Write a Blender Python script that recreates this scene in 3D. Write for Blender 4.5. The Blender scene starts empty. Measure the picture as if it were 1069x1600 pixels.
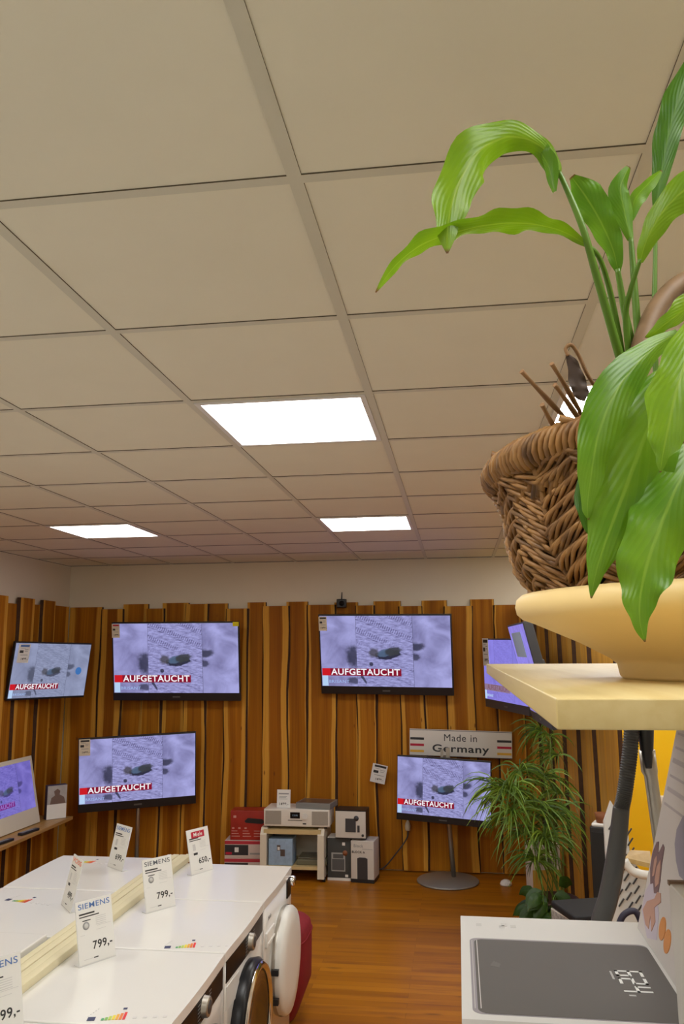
import bpy, bmesh, math, random
from mathutils import Vector, Matrix, noise
R = math.radians
PI = math.pi
random.seed(7)
scene = bpy.context.scene
COL = scene.collection

# ------------------------------------------------------------------ camera
F_PX, YAW, PITCH, ROLL = 1255.1, -0.139, 0.1703, -0.0068
CAM = Vector((0, 0, 1.94))
_cy, _sy, _cp, _sp = math.cos(YAW), math.sin(YAW), math.cos(PITCH), math.sin(PITCH)
fwd = Vector((_sy * _cp, _cy * _cp, _sp))
_r = Vector((_cy, -_sy, 0))
_u = _r.cross(fwd)
right = math.cos(ROLL) * _r + math.sin(ROLL) * _u
up = -math.sin(ROLL) * _r + math.cos(ROLL) * _u
cd = bpy.data.cameras.new('camera')
cam = bpy.data.objects.new('camera', cd)
COL.objects.link(cam)
m = Matrix((right, up, -fwd)).transposed().to_4x4()
m.translation = CAM
cam.matrix_world = m
cd.sensor_fit = 'VERTICAL'
cd.sensor_height = 36.0
cd.lens = F_PX / 1600 * 36.0
cd.clip_start = 0.02
scene.camera = cam

# ------------------------------------------------------------------ light, exposure
LIGHT = 12.8                 # radiance of the ceiling panels
scene.view_settings.view_transform = 'Standard'
scene.view_settings.look = 'None'
scene.view_settings.exposure = 0.0
scene.view_settings.gamma = 1.0
scene.view_settings.use_curve_mapping = False
w = bpy.data.worlds.new('world')
scene.world = w
w.use_nodes = True
w.node_tree.nodes['Background'].inputs[0].default_value = (0.9, 0.85, 0.75, 1)
w.node_tree.nodes['Background'].inputs[1].default_value = 0.05


def ray(x, y):
    return fwd + right * ((x - 534.5) / F_PX) - up * ((y - 800) / F_PX)


def at(x, y, Y):
    """the point of the room at depth Y that the photo shows at pixel x, y"""
    d = ray(x, y)
    return CAM + d * (Y / d.y)


def atz(x, y, z):
    d = ray(x, y)
    return CAM + d * ((z - CAM.z) / d.z)


# ------------------------------------------------------------------ materials
def srgb(r, g, b):
    f = lambda c: (c / 255) / 12.92 if c <= 10 else ((c / 255 + 0.055) / 1.055) ** 2.4
    return (f(r), f(g), f(b), 1)


MATS = {}


def mat(name, col, rough=0.5, metal=0.0, noise_amt=0.0, noise_scale=20, spec=0.5, trans=0.0, coat=0.0, bump=0.0):
    if name in MATS:
        return MATS[name]
    mt = bpy.data.materials.new(name)
    mt.use_nodes = True
    nt = mt.node_tree
    b = nt.nodes['Principled BSDF']
    b.inputs['Base Color'].default_value = col
    b.inputs['Roughness'].default_value = rough
    b.inputs['Metallic'].default_value = metal
    b.inputs['Specular IOR Level'].default_value = spec
    if trans:
        b.inputs['Transmission Weight'].default_value = trans
    if coat:
        b.inputs['Coat Weight'].default_value = coat
    if noise_amt or bump:
        tc = nt.nodes.new('ShaderNodeTexCoord')
        n = nt.nodes.new('ShaderNodeTexNoise')
        n.inputs['Scale'].default_value = noise_scale
        n.inputs['Detail'].default_value = 4
        nt.links.new(tc.outputs['Object'], n.inputs['Vector'])
        if noise_amt:
            mx = nt.nodes.new('ShaderNodeMix')
            mx.data_type = 'RGBA'
            mx.inputs[6].default_value = tuple(c * (1 - noise_amt) for c in col[:3]) + (1,)
            mx.inputs[7].default_value = tuple(min(1, c * (1 + noise_amt)) for c in col[:3]) + (1,)
            nt.links.new(n.outputs['Fac'], mx.inputs[0])
            nt.links.new(mx.outputs[2], b.inputs['Base Color'])
        if bump:
            bp = nt.nodes.new('ShaderNodeBump')
            bp.inputs['Strength'].default_value = bump
            bp.inputs['Distance'].default_value = 0.002
            nt.links.new(n.outputs['Fac'], bp.inputs['Height'])
            nt.links.new(bp.outputs['Normal'], b.inputs['Normal'])
    MATS[name] = mt
    return mt


def emis(name, col, s):
    mt = bpy.data.materials.new(name)
    mt.use_nodes = True
    nt = mt.node_tree
    b = nt.nodes['Principled BSDF']
    b.inputs['Base Color'].default_value = (0.0, 0.0, 0.0, 1)
    b.inputs['Emission Color'].default_value = col
    b.inputs['Emission Strength'].default_value = s
    b.inputs['Roughness'].default_value = 0.4
    b.inputs['Specular IOR Level'].default_value = 0.1
    MATS[name] = mt
    return mt


class NT:
    """small helper for node chains"""
    def __init__(s, name):
        s.m = bpy.data.materials.new(name)
        s.m.use_nodes = True
        s.t = s.m.node_tree
        s.b = s.t.nodes['Principled BSDF']
        MATS[name] = s.m

    def n(s, typ, ins=None, **attrs):
        nd = s.t.nodes.new(typ)
        for k, v in attrs.items():
            setattr(nd, k, v)
        for k, v in (ins or {}).items():
            if hasattr(v, 'is_output'):
                s.t.links.new(v, nd.inputs[k])
            else:
                nd.inputs[k].default_value = v
        return nd

    def math(s, op, a, b=0.0, c=None):
        ins = {0: a, 1: b}
        if c is not None:
            ins[2] = c
        return s.n('ShaderNodeMath', ins, operation=op).outputs[0]

    def mix(s, f, a, b):
        return s.n('ShaderNodeMix', {0: f, 6: a, 7: b}, data_type='RGBA').outputs[2]

    def ramp(s, f, stops):
        nd = s.n('ShaderNodeValToRGB', {0: f})
        el = nd.color_ramp.elements
        while len(el) < len(stops):
            el.new(0.5)
        for e, (p, c) in zip(el, stops):
            e.position = p
            e.color = c
        return nd.outputs[0]

    def sstep(s, v, lo, hi):
        return s.n('ShaderNodeMapRange', {0: v, 1: lo, 2: hi, 3: 0.0, 4: 1.0}, interpolation_type='SMOOTHSTEP').outputs[0]

    def set(s, key, v):
        if hasattr(v, 'is_output'):
            s.t.links.new(v, s.b.inputs[key])
        else:
            s.b.inputs[key].default_value = v


def plank_material(name='larch_plank', pale=False):
    k = NT(name)
    uv = k.n('ShaderNodeUVMap').outputs[0]
    sep = k.n('ShaderNodeSeparateXYZ', {0: uv})
    u, v = sep.outputs[0], sep.outputs[1]
    geo = k.n('ShaderNodeNewGeometry')
    rnd = geo.outputs['Random Per Island']
    off = k.math('MULTIPLY', rnd, 37.0)
    vec = k.n('ShaderNodeCombineXYZ', {0: k.math('MULTIPLY', u, 3.0), 1: k.math('MULTIPLY', v, 0.45), 2: off}).outputs[0]
    n1 = k.n('ShaderNodeTexNoise', {'Vector': vec, 'Scale': 1.0, 'Detail': 3.0}).outputs[0]
    vec2 = k.n('ShaderNodeCombineXYZ', {0: k.math('MULTIPLY', u, 40.0), 1: k.math('MULTIPLY', v, 1.2), 2: off}).outputs[0]
    grain = k.n('ShaderNodeTexNoise', {'Vector': vec2, 'Scale': 1.0, 'Detail': 4.0}).outputs[0]
    # distance from the plank edges, wandering: sapwood strip along both
    d = k.math('MINIMUM', u, k.math('SUBTRACT', 1.0, u))
    d = k.math('ADD', d, k.math('MULTIPLY', k.math('SUBTRACT', n1, 0.5), 0.25))
    d = k.math('ADD', d, k.math('MULTIPLY', k.math('SUBTRACT', rnd, 0.5), 0.22))
    sap = k.math('SUBTRACT', 1.0, k.sstep(d, 0.13, 0.19))
    heart = k.ramp(rnd, [(0.0, (0.30, 0.095, 0.004, 1)), (0.35, (0.47, 0.170, 0.007, 1)), (0.7, (0.38, 0.135, 0.005, 1)), (1.0, (0.55, 0.22, 0.012, 1))])
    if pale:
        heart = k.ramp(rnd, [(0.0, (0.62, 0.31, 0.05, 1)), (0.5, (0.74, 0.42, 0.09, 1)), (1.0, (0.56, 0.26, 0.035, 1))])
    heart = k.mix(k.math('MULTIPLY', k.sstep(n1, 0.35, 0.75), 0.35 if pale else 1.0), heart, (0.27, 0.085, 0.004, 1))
    c = k.mix(sap, heart, (0.68, 0.34, 0.045, 1))
    g = k.sstep(grain, 0.3, 0.75)
    c = k.mix(k.math('MULTIPLY', g, 0.45), c, k.n('ShaderNodeMix', {0: 1.0, 6: c, 7: (0.5, 0.42, 0.36, 1)}, data_type='RGBA', blend_type='MULTIPLY').outputs[2])
    # knots
    vk = k.n('ShaderNodeCombineXYZ', {0: k.math('MULTIPLY', u, 1.6), 1: k.math('MULTIPLY', v, 2.2), 2: off}).outputs[0]
    vo = k.n('ShaderNodeTexVoronoi', {'Vector': vk, 'Scale': 1.35}).outputs['Distance']
    c = k.mix(k.math('MULTIPLY', k.math('SUBTRACT', 1.0, k.sstep(vo, 0.03, 0.085)), 0.75), c, (0.13, 0.035, 0.008, 1))
    k.set('Base Color', c)
    k.set('Roughness', 0.55)
    k.set('Specular IOR Level', 0.15)
    return k.m


def floor_material():
    k = NT('laminate_floor')
    co = k.n('ShaderNodeTexCoord').outputs['Object']
    br = k.n('ShaderNodeTexBrick', {'Vector': co, 'Color1': (0.0, 0, 0, 1), 'Color2': (1, 1, 1, 1), 'Mortar': (0.5, 0.5, 0.5, 1), 'Scale': 1.0,
                                     'Mortar Size': 0.0012, 'Brick Width': 0.9, 'Row Height': 0.065})
    br.offset = 0.37
    sep = k.n('ShaderNodeSeparateXYZ', {0: co})
    v = k.n('ShaderNodeCombineXYZ', {0: k.math('MULTIPLY', sep.outputs[0], 1.6), 1: k.math('MULTIPLY', sep.outputs[1], 16.0), 2: k.math('MULTIPLY', br.outputs[0], 5.0)}).outputs[0]
    g = k.n('ShaderNodeTexNoise', {'Vector': v, 'Scale': 1.0, 'Detail': 5.0}).outputs[0]
    base = k.ramp(br.outputs[0], [(0.0, (0.33, 0.115, 0.004, 1)), (0.5, (0.39, 0.140, 0.005, 1)), (1.0, (0.46, 0.175, 0.008, 1))])
    c = k.mix(k.sstep(g, 0.45, 0.8), base, (0.24, 0.075, 0.012, 1))
    vo = k.n('ShaderNodeTexVoronoi', {'Vector': k.n('ShaderNodeCombineXYZ', {0: k.math('MULTIPLY', sep.outputs[0], 2.4), 1: k.math('MULTIPLY', sep.outputs[1], 9.0), 2: 0.0}).outputs[0], 'Scale': 0.9}).outputs['Distance']
    c = k.mix(k.math('MULTIPLY', k.math('SUBTRACT', 1.0, k.sstep(vo, 0.03, 0.16)), 0.55), c, (0.13, 0.04, 0.008, 1))
    c = k.mix(k.math('MULTIPLY', br.outputs['Fac'], 0.5), c, (0.12, 0.04, 0.01, 1))
    k.set('Base Color', c)
    k.set('Roughness', 0.36)
    k.set('Specular IOR Level', 0.22)
    return k.m


def light_wood(name, a, b, axis=0):
    k = NT(name)
    co = k.n('ShaderNodeTexCoord').outputs['Object']
    sc = [60.0, 60.0, 60.0]
    sc[axis] = 2.5
    mp = k.n('ShaderNodeMapping', {'Vector': co, 'Scale': sc}).outputs[0]
    g = k.n('ShaderNodeTexNoise', {'Vector': mp, 'Scale': 1.0, 'Detail': 4.0}).outputs[0]
    k.set('Base Color', k.mix(k.sstep(g, 0.3, 0.75), a, b))
    k.set('Roughness', 0.42)
    return k.m


def screen_mat(name, lo, hi, dark, strength, contrast=1.0):
    """a lit TV picture: snowy sand with a swimming turtle between two blurred side panels"""
    k = NT(name)
    uv = k.n('ShaderNodeUVMap').outputs[0]
    sep = k.n('ShaderNodeSeparateXYZ', {0: uv})
    u, v = sep.outputs[0], sep.outputs[1]
    uu = k.math('MULTIPLY', u, 1.78)
    p = k.n('ShaderNodeCombineXYZ', {0: uu, 1: v, 2: 0.0}).outputs[0]
    inside = k.math('MULTIPLY', k.math('GREATER_THAN', u, 0.28), k.math('LESS_THAN', u, 0.715))
    soft = k.n('ShaderNodeTexNoise', {'Vector': p, 'Scale': 3.2, 'Detail': 4.0, 'Distortion': 0.5}).outputs[0]
    rot = k.n('ShaderNodeMapping', {'Vector': p, 'Rotation': (0, 0, R(38)), 'Scale': (7.0, 26.0, 1.0)}).outputs[0]
    fine = k.n('ShaderNodeTexNoise', {'Vector': rot, 'Scale': 1.6, 'Detail': 6.0, 'Roughness': 0.7}).outputs[0]
    # tyre tracks running down to the right
    tr = k.n('ShaderNodeMapping', {'Vector': p, 'Rotation': (0, 0, R(24))}).outputs[0]
    ts = k.n('ShaderNodeSeparateXYZ', {0: tr})
    cross = k.math('SINE', k.math('MULTIPLY', ts.outputs[0], 210.0))
    band = k.math('SINE', k.math('ADD', k.math('MULTIPLY', ts.outputs[1], 34.0), 0.9))
    tread = k.math('MULTIPLY', k.math('MULTIPLY', k.sstep(cross, 0.1, 0.8), k.sstep(band, 0.35, 0.7)), k.sstep(v, 0.52, 0.75))
    wv = k.math('ABSOLUTE', k.math('SINE', k.math('MULTIPLY', k.math('ADD', ts.outputs[1], k.math('MULTIPLY', soft, 0.05)), 17.0)))
    lines = k.math('SUBTRACT', 1.0, k.sstep(wv, 0.0, 0.16))
    fine = k.math('ADD', k.math('MULTIPLY', k.math('SUBTRACT', fine, 0.5), 1.35), 0.50)
    cen = k.math('SUBTRACT', fine, k.math('MULTIPLY', tread, 0.28))
    cen = k.math('SUBTRACT', cen, k.math('MULTIPLY', lines, 0.16))
    val = k.n('ShaderNodeMix', {0: inside, 2: soft, 3: cen}, data_type='FLOAT').outputs[0]
    col = k.ramp(val, [(0.18, lo), (0.66, hi)])
    # turtle and blurred dark shapes
    wob = k.n('ShaderNodeTexNoise', {'Vector': p, 'Scale': 16.0, 'Detail': 3.0}).outputs[0]
    wo = k.math('MULTIPLY', k.math('SUBTRACT', wob, 0.5), 1.5)

    def blob(cu, cv, ru, rv, ang, soft_, amt):
        mp = k.n('ShaderNodeMapping', {'Vector': k.n('ShaderNodeVectorMath', {0: p, 1: (-cu * 1.78, -cv, 0)}, operation='ADD').outputs[0], 'Rotation': (0, 0, R(ang))}).outputs[0]
        ss = k.n('ShaderNodeSeparateXYZ', {0: mp})
        a = k.math('POWER', k.math('ABSOLUTE', k.math('DIVIDE', ss.outputs[0], ru * 1.78)), 2.0)
        b = k.math('POWER', k.math('ABSOLUTE', k.math('DIVIDE', ss.outputs[1], rv)), 2.0)
        dd = k.math('ADD', k.math('SQRT', k.math('ADD', a, b)), k.math('MULTIPLY', wo, soft_ + 0.35))
        return k.math('MULTIPLY', k.math('SUBTRACT', 1.0, k.sstep(dd, 1.0 - soft_, 1.0 + soft_)), amt * contrast)

    shadow = blob(0.525, 0.452, 0.10, 0.062, -8, 0.14, 0.97)
    col = k.mix(shadow, col, dark)
    shell = blob(0.50, 0.478, 0.066, 0.050, -12, 0.14, 0.92)
    col = k.mix(shell, col, (0.085, 0.135, 0.23, 1))
    col = k.mix(blob(0.562, 0.498, 0.066, 0.056, -14, 0.22, 0.95), col, (0.045, 0.05, 0.06, 1))
    head = blob(0.412, 0.475, 0.036, 0.068, -20, 0.35, 0.85)
    col = k.mix(head, col, (0.06, 0.055, 0.06, 1))
    col = k.mix(blob(0.392, 0.315, 0.016, 0.028, 0, 0.25, 0.9), col, dark)
    col = k.mix(blob(0.325, 0.115, 0.010, 0.085, -32, 0.2, 0.85), col, dark)
    left_side = k.math('LESS_THAN', u, 0.28)
    right_side = k.math('GREATER_THAN', u, 0.715)
    b1 = k.math('MULTIPLY', blob(0.25, 0.43, 0.05, 0.15, 0, 0.5, 0.85), left_side)
    col = k.mix(b1, col, dark)
    b2 = k.math('MAXIMUM', blob(0.735, 0.565, 0.065, 0.055, 0, 0.35, 0.88), blob(0.73, 0.42, 0.035, 0.05, 0, 0.4, 0.8))
    col = k.mix(k.math('MULTIPLY', b2, right_side), col, dark)
    col = k.mix(k.math('MULTIPLY', blob(0.25, 0.08, 0.05, 0.05, 0, 0.4, 0.8), left_side), col, dark)
    # panel seams
    s1 = k.math('LESS_THAN', k.math('ABSOLUTE', k.math('SUBTRACT', u, 0.28)), 0.0012)
    s2 = k.math('LESS_THAN', k.math('ABSOLUTE', k.math('SUBTRACT', u, 0.715)), 0.0016)
    col = k.mix(k.math('MULTIPLY', k.math('MAXIMUM', s1, s2), 0.7), col, (0.05, 0.05, 0.09, 1))
    k.set('Base Color', (0.0, 0.0, 0.0, 1))
    k.set('Roughness', 0.25)
    k.set('Specular IOR Level', 0.2)
    k.set('Emission Color', col)
    k.set('Emission Strength', strength)
    return k.m


def leaf_mat(name, a, b, trans=0.35, vein=(0.30, 0.50, 0.06, 1)):
    k = NT(name)
    uv = k.n('ShaderNodeUVMap').outputs[0]
    sep = k.n('ShaderNodeSeparateXYZ', {0: uv})
    u, v = sep.outputs[0], sep.outputs[1]
    du = k.math('ABSOLUTE', k.math('SUBTRACT', u, 0.5))
    ph = k.math('SUBTRACT', k.math('MULTIPLY', v, 60.0), k.math('MULTIPLY', du, 55.0))
    wv = k.math('SINE', ph)
    co = k.n('ShaderNodeTexCoord').outputs['Object']
    n = k.n('ShaderNodeTexNoise', {'Vector': co, 'Scale': 22.0, 'Detail': 2.0}).outputs[0]
    c = k.mix(k.sstep(n, 0.3, 0.7), a, b)
    c = k.mix(k.math('MULTIPLY', k.sstep(wv, 0.7, 1.0), 0.07), c, vein)
    c = k.mix(k.math('MULTIPLY', k.math('SUBTRACT', 1.0, k.sstep(du, 0.012, 0.04)), 0.55), c, vein)
    tip = k.sstep(v, 0.955, 0.99)
    c = k.mix(tip, c, (0.16, 0.07, 0.02, 1))
    k.set('Base Color', c)
    k.set('Roughness', 0.38)
    k.set('Specular IOR Level', 0.38)
    bp = k.n('ShaderNodeBump', {'Height': wv, 'Strength': 0.12, 'Distance': 0.001})
    k.set('Normal', bp.outputs[0])
    tl = k.n('ShaderNodeBsdfTranslucent', {'Color': c})
    mx = k.n('ShaderNodeMixShader', {0: trans, 1: k.b.outputs[0], 2: tl.outputs[0]})
    out = k.t.nodes['Material Output']
    k.t.links.new(mx.outputs[0], out.inputs[0])
    return k.m


PLANK = plank_material()
BRIGHTPLANK = plank_material('brightened_larch_plank', True)  # paler board tone, lightened to make up for little light on the partition
BARK = mat('bark_edge', (0.055, 0.022, 0.008, 1), 0.9, noise_amt=0.6, noise_scale=30)
FLOORM = floor_material()
WHITEWALL = mat('wall_paint', (0.74, 0.67, 0.54, 1), 0.8, noise_amt=0.03, noise_scale=3)
YELLOW = mat('yellow_paint', (0.94, 0.60, 0.003, 1), 0.6, noise_amt=0.04, noise_scale=2)
TILE = mat('ceiling_tile', (0.80, 0.78, 0.665, 1), 0.85, noise_amt=0.03, noise_scale=6)
TBAR = mat('ceiling_bar', (0.64, 0.63, 0.54, 1), 0.5)
GAP_SHADE = mat('painted_gap_shade', (0.11, 0.09, 0.06, 1), 0.9)  # gap lines and recess shade painted dark on the bar sides
GLOW = emis('panel_glow', (1.0, 0.99, 0.95, 1), LIGHT)
ALU = mat('white_frame_metal', (0.78, 0.78, 0.78, 1), 0.4)
ENAMEL = mat('white_enamel', (0.83, 0.82, 0.79, 1), 0.22, coat=0.3)
ENAMEL2 = mat('white_plastic', (0.78, 0.77, 0.73, 1), 0.35)
BLACKGLASS = mat('black_glass', (0.010, 0.008, 0.008, 1), 0.32, spec=0.12)
BLACK = mat('black_plastic', (0.015, 0.015, 0.017, 1), 0.4)
DARKGREY = mat('dark_grey_plastic', (0.05, 0.05, 0.055, 1), 0.45)
CHROME = mat('chrome', (0.75, 0.75, 0.76, 1), 0.12, metal=1.0)
STEEL = mat('brushed_steel', (0.46, 0.43, 0.38, 1), 0.38, metal=0.85)
GREYPLATE = mat('grey_lacquer', (0.32, 0.31, 0.28, 1), 0.35, metal=0.4)
PAPER = mat('white_paper', (0.80, 0.79, 0.76, 1), 0.6)
CREAMPAPER = mat('cream_paper', (0.74, 0.66, 0.50, 1), 0.6)
INK = mat('black_ink', (0.03, 0.03, 0.03, 1), 0.6)
GREYINK = mat('grey_ink', (0.34, 0.34, 0.34, 1), 0.6)
PALEINK = mat('pale_ink', (0.62, 0.61, 0.60, 1), 0.6)
BLUEINK = mat('blue_ink', (0.10, 0.20, 0.48, 1), 0.6)
REDINK = mat('red_ink', (0.50, 0.01, 0.04, 1), 0.5)
ORANGEINK = mat('orange_ink', (0.80, 0.16, 0.06, 1), 0.5)
GOLDINK = mat('gold_ink', (0.75, 0.42, 0.04, 1), 0.5)
ACRYL = mat('pale_acrylic', (0.80, 0.80, 0.79, 1), 0.1)
BIRCH = light_wood('birch_shelf', (0.63, 0.50, 0.24, 1), (0.56, 0.42, 0.175, 1), 1)
BIRCHEND = BIRCH
OAK = light_wood('oak_shelf', (0.50, 0.29, 0.09, 1), (0.38, 0.20, 0.06, 1), 1)
CREAMWOOD = mat('cream_moulding', (0.74, 0.67, 0.44, 1), 0.5)
SAUCER = mat('pale_clay', (0.88, 0.65, 0.29, 1), 0.5, noise_amt=0.06, noise_scale=9)
CREAM = mat('cream_lacquer', (0.74, 0.68, 0.55, 1), 0.35)
BUFF = mat('buff_board', (0.60, 0.46, 0.22, 1), 0.5)
REDFAB = mat('red_fabric', (0.215, 0.002, 0.008, 1), 0.75, noise_amt=0.15, noise_scale=40)


# ------------------------------------------------------------------ mesh building
class B:
    def __init__(s):
        s.bm = bmesh.new()
        s.uv = s.bm.loops.layers.uv.new('UVMap')

    def face(s, vs, mi=0, uvs=None, smooth=False):
        try:
            f = s.bm.faces.new(vs)
        except ValueError:
            return None
        f.material_index = mi
        f.smooth = smooth
        if uvs:
            for l, q in zip(f.loops, uvs):
                l[s.uv].uv = q
        return f

    def v(s, *p):
        return s.bm.verts.new(p[0] if len(p) == 1 else p)

    def box(s, x0, x1, y0, y1, z0, z1, mi=0, bev=0.0, M=None, seg=2):
        tmp = bmesh.new()
        bmesh.ops.create_cube(tmp, size=1.0)
        for q in tmp.verts:
            q.co = Vector((x0 + (q.co.x + .5) * (x1 - x0), y0 + (q.co.y + .5) * (y1 - y0), z0 + (q.co.z + .5) * (z1 - z0)))
        if bev:
            bmesh.ops.bevel(tmp, geom=list(tmp.edges), offset=bev, segments=seg, profile=0.7, affect='EDGES')
        s.merge(tmp, mi, M, smooth=bool(bev))
        return s

    def merge(s, tmp, mi=0, M=None, smooth=False):
        mp = {}
        for q in tmp.verts:
            mp[q] = s.v(M @ q.co if M else q.co.copy())
        for f in tmp.faces:
            s.face([mp[q] for q in f.verts], mi, None, smooth)
        tmp.free()

    def cyl(s, p0, p1, r0, r1=None, n=24, mi=0, caps=True):
        return s.tube([p0, p1], [r0, r0 if r1 is None else r1], n, mi, caps)

    def tube(s, pts, rad, n=8, mi=0, caps=True, closed=False):
        pts = [Vector(p) for p in pts]
        N = len(pts)
        if not hasattr(rad, '__len__'):
            rad = [rad] * N
        rings = []
        prev = None
        for i in range(N):
            a = pts[(i - 1) % N] if (closed or i) else pts[i]
            b = pts[(i + 1) % N] if (closed or i < N - 1) else pts[i]
            t = (b - a).normalized()
            if prev is None:
                h = Vector((0, 0, 1)) if abs(t.z) < 0.9 else Vector((1, 0, 0))
                x = t.cross(h).normalized()
            else:
                x = (prev - t * prev.dot(t)).normalized()
            prev = x
            y = t.cross(x)
            rings.append([s.v(pts[i] + (x * math.cos(2 * PI * j / n) + y * math.sin(2 * PI * j / n)) * rad[i]) for j in range(n)])
        for i in range(N if closed else N - 1):
            A, C = rings[i], rings[(i + 1) % N]
            for j in range(n):
                s.face([A[j], A[(j + 1) % n], C[(j + 1) % n], C[j]], mi, None, True)
        if caps and not closed:
            s.face(list(reversed(rings[0])), mi)
            s.face(rings[-1], mi)
        return s

    def lathe(s, prof, c=(0, 0, 0), n=48, mi=0, M=None, smooth=True):
        """profile of (radius, height) pairs turned round the z axis"""
        c = Vector(c)
        rings = []
        for r, z in prof:
            if r < 1e-6:
                p = c + Vector((0, 0, z))
                rings.append([s.v(M @ p if M else p)])
            else:
                ring = []
                for j in range(n):
                    p = c + Vector((r * math.cos(2 * PI * j / n), r * math.sin(2 * PI * j / n), z))
                    ring.append(s.v(M @ p if M else p))
                rings.append(ring)
        for A, C in zip(rings, rings[1:]):
            for j in range(n):
                k = (j + 1) % n
                if len(A) == 1 and len(C) == 1:
                    continue
                if len(A) == 1:
                    s.face([A[0], C[k], C[j]], mi, None, smooth)
                elif len(C) == 1:
                    s.face([A[j], A[k], C[0]], mi, None, smooth)
                else:
                    s.face([A[j], A[k], C[k], C[j]], mi, None, smooth)
        return s

    def prism(s, poly, y0, y1, mi=0, M=None):
        """polygon in x,z extruded in y"""
        f = lambda p: M @ Vector(p) if M else Vector(p)
        a = [s.v(f((x, y0, z))) for x, z in poly]
        b = [s.v(f((x, y1, z))) for x, z in poly]
        n = len(poly)
        s.face(a, mi)
        s.face(list(reversed(b)), mi)
        for i in range(n):
            s.face([a[i], b[i], b[(i + 1) % n], a[(i + 1) % n]], mi)
        return s

    def build(s, name, mats, parent=None, fix=True):
        if fix:
            bmesh.ops.recalc_face_normals(s.bm, faces=list(s.bm.faces))
        me = bpy.data.meshes.new(name)
        s.bm.to_mesh(me)
        s.bm.free()
        for q in (mats if isinstance(mats, (list, tuple)) else [mats]):
            me.materials.append(q)
        o = bpy.data.objects.new(name, me)
        COL.objects.link(o)
        if parent:
            o.parent = parent
        return o


def tag(o, label=None, cat=None, group=None, kind=None):
    if label:
        o['label'] = label
    if cat:
        o['category'] = cat
    if group:
        o['group'] = group
    if kind:
        o['kind'] = kind
    return o


def thing(name, label, cat, M=None, group=None):
    o = bpy.data.objects.new(name, None)
    COL.objects.link(o)
    o.empty_display_size = 0.05
    if M is not None:
        if isinstance(M, Matrix):
            o.matrix_world = M
        else:
            o.location = M
    return tag(o, label, cat, group)


def struct(name, b, mats, parent=None):
    o = b.build(name, mats, parent)
    if parent is None:
        o['kind'] = 'structure'
    return o


def copy_tree(o, parent=None):
    c = o.copy()
    COL.objects.link(c)
    if parent:
        c.parent = parent
    for ch in list(o.children):
        copy_tree(ch, c)
    return c


def pose(loc, yaw=0, tilt=0, roll=0):
    return Matrix.Translation(Vector(loc)) @ Matrix.Rotation(R(yaw), 4, 'Z') @ Matrix.Rotation(R(tilt), 4, 'X') @ Matrix.Rotation(R(-roll), 4, 'Y')


def text(parent, name, body, size, x, z, y, mt, bold=0.0, align='CENTER', ang=0, depth=0.0004, sx=1.0, flat=False):
    """lettering standing in the local x,z plane, read from -y (flat: lying in x,y, read from above)"""
    cu = bpy.data.curves.new(name, 'FONT')
    cu.body = body
    cu.size = size
    cu.align_x = align
    cu.align_y = 'CENTER'
    cu.offset = bold * size
    cu.extrude = depth
    cu.space_character = 1.08
    o = bpy.data.objects.new(name, cu)
    COL.objects.link(o)
    bpy.context.view_layer.update()
    me = bpy.data.meshes.new_from_object(o.evaluated_get(bpy.context.evaluated_depsgraph_get()))
    bpy.data.objects.remove(o)
    bpy.data.curves.remove(cu)
    if flat:
        M = Matrix.Translation((x, z, y)) @ Matrix.Rotation(R(ang), 4, 'Z') @ Matrix.Diagonal((sx, 1, 1, 1))
    else:
        M = Matrix.Translation((x, y, z)) @ Matrix.Rotation(R(90), 4, 'X') @ Matrix.Rotation(R(ang), 4, 'Z') @ Matrix.Diagonal((sx, 1, 1, 1))
    me.transform(M)
    me.materials.clear()
    me.materials.append(mt)
    for p in me.polygons:
        p.material_index = 0
    r = bpy.data.objects.new(name, me)
    COL.objects.link(r)
    r.parent = parent
    return r


def smooth_path(pts, sub=6):
    pts = [Vector(p) for p in pts]
    out = []
    n = len(pts)
    for i in range(n - 1):
        p0, p1, p2, p3 = pts[max(i - 1, 0)], pts[i], pts[i + 1], pts[min(i + 2, n - 1)]
        for k in range(sub):
            t = k / sub
            out.append(0.5 * ((2 * p1) + (p2 - p0) * t + (2 * p0 - 5 * p1 + 4 * p2 - p3) * t * t + (3 * p1 - p0 - 3 * p2 + p3) * t ** 3))
    out.append(pts[-1])
    return out


def lerp_list(vals, t):
    x = t * (len(vals) - 1)
    i = min(int(x), len(vals) - 2)
    f = x - i
    f = f * f * (3 - 2 * f) * 0.5 + f * 0.5
    return vals[i] * (1 - f) + vals[i + 1] * f


# ------------------------------------------------------------------ room
CEIL = 2.786
XL, YB, XR, YN = -3.82, 7.60, 3.2, -3.0
b = B(); b.box(XL, XR, 1.9, YB, -0.1, 0.0); struct('floor', b, FLOORM)
b = B(); b.box(XL, XR, YN, 1.9, -0.1, 0.0); struct('floor_front_bounce', b, mat('pale_bounce_floor', (0.74, 0.73, 0.70, 1), 0.4, noise_amt=0.04, noise_scale=5))  # unseen floor, made pale to bounce neutral light up to the ceiling
b = B(); b.box(XL, XR, YN, YB, CEIL + 0.004, CEIL + 0.06); ceiling = struct('ceiling', b, TILE)
GX, GY, TS = -0.2664, 1.3181, 0.625
bars = B()


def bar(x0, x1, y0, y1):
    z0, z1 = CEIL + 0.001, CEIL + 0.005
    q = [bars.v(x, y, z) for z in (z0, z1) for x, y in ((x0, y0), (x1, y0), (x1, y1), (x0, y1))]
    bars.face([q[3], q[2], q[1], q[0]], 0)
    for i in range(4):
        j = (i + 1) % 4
        bars.face([q[i], q[j], q[j + 4], q[i + 4]], 1)


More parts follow.
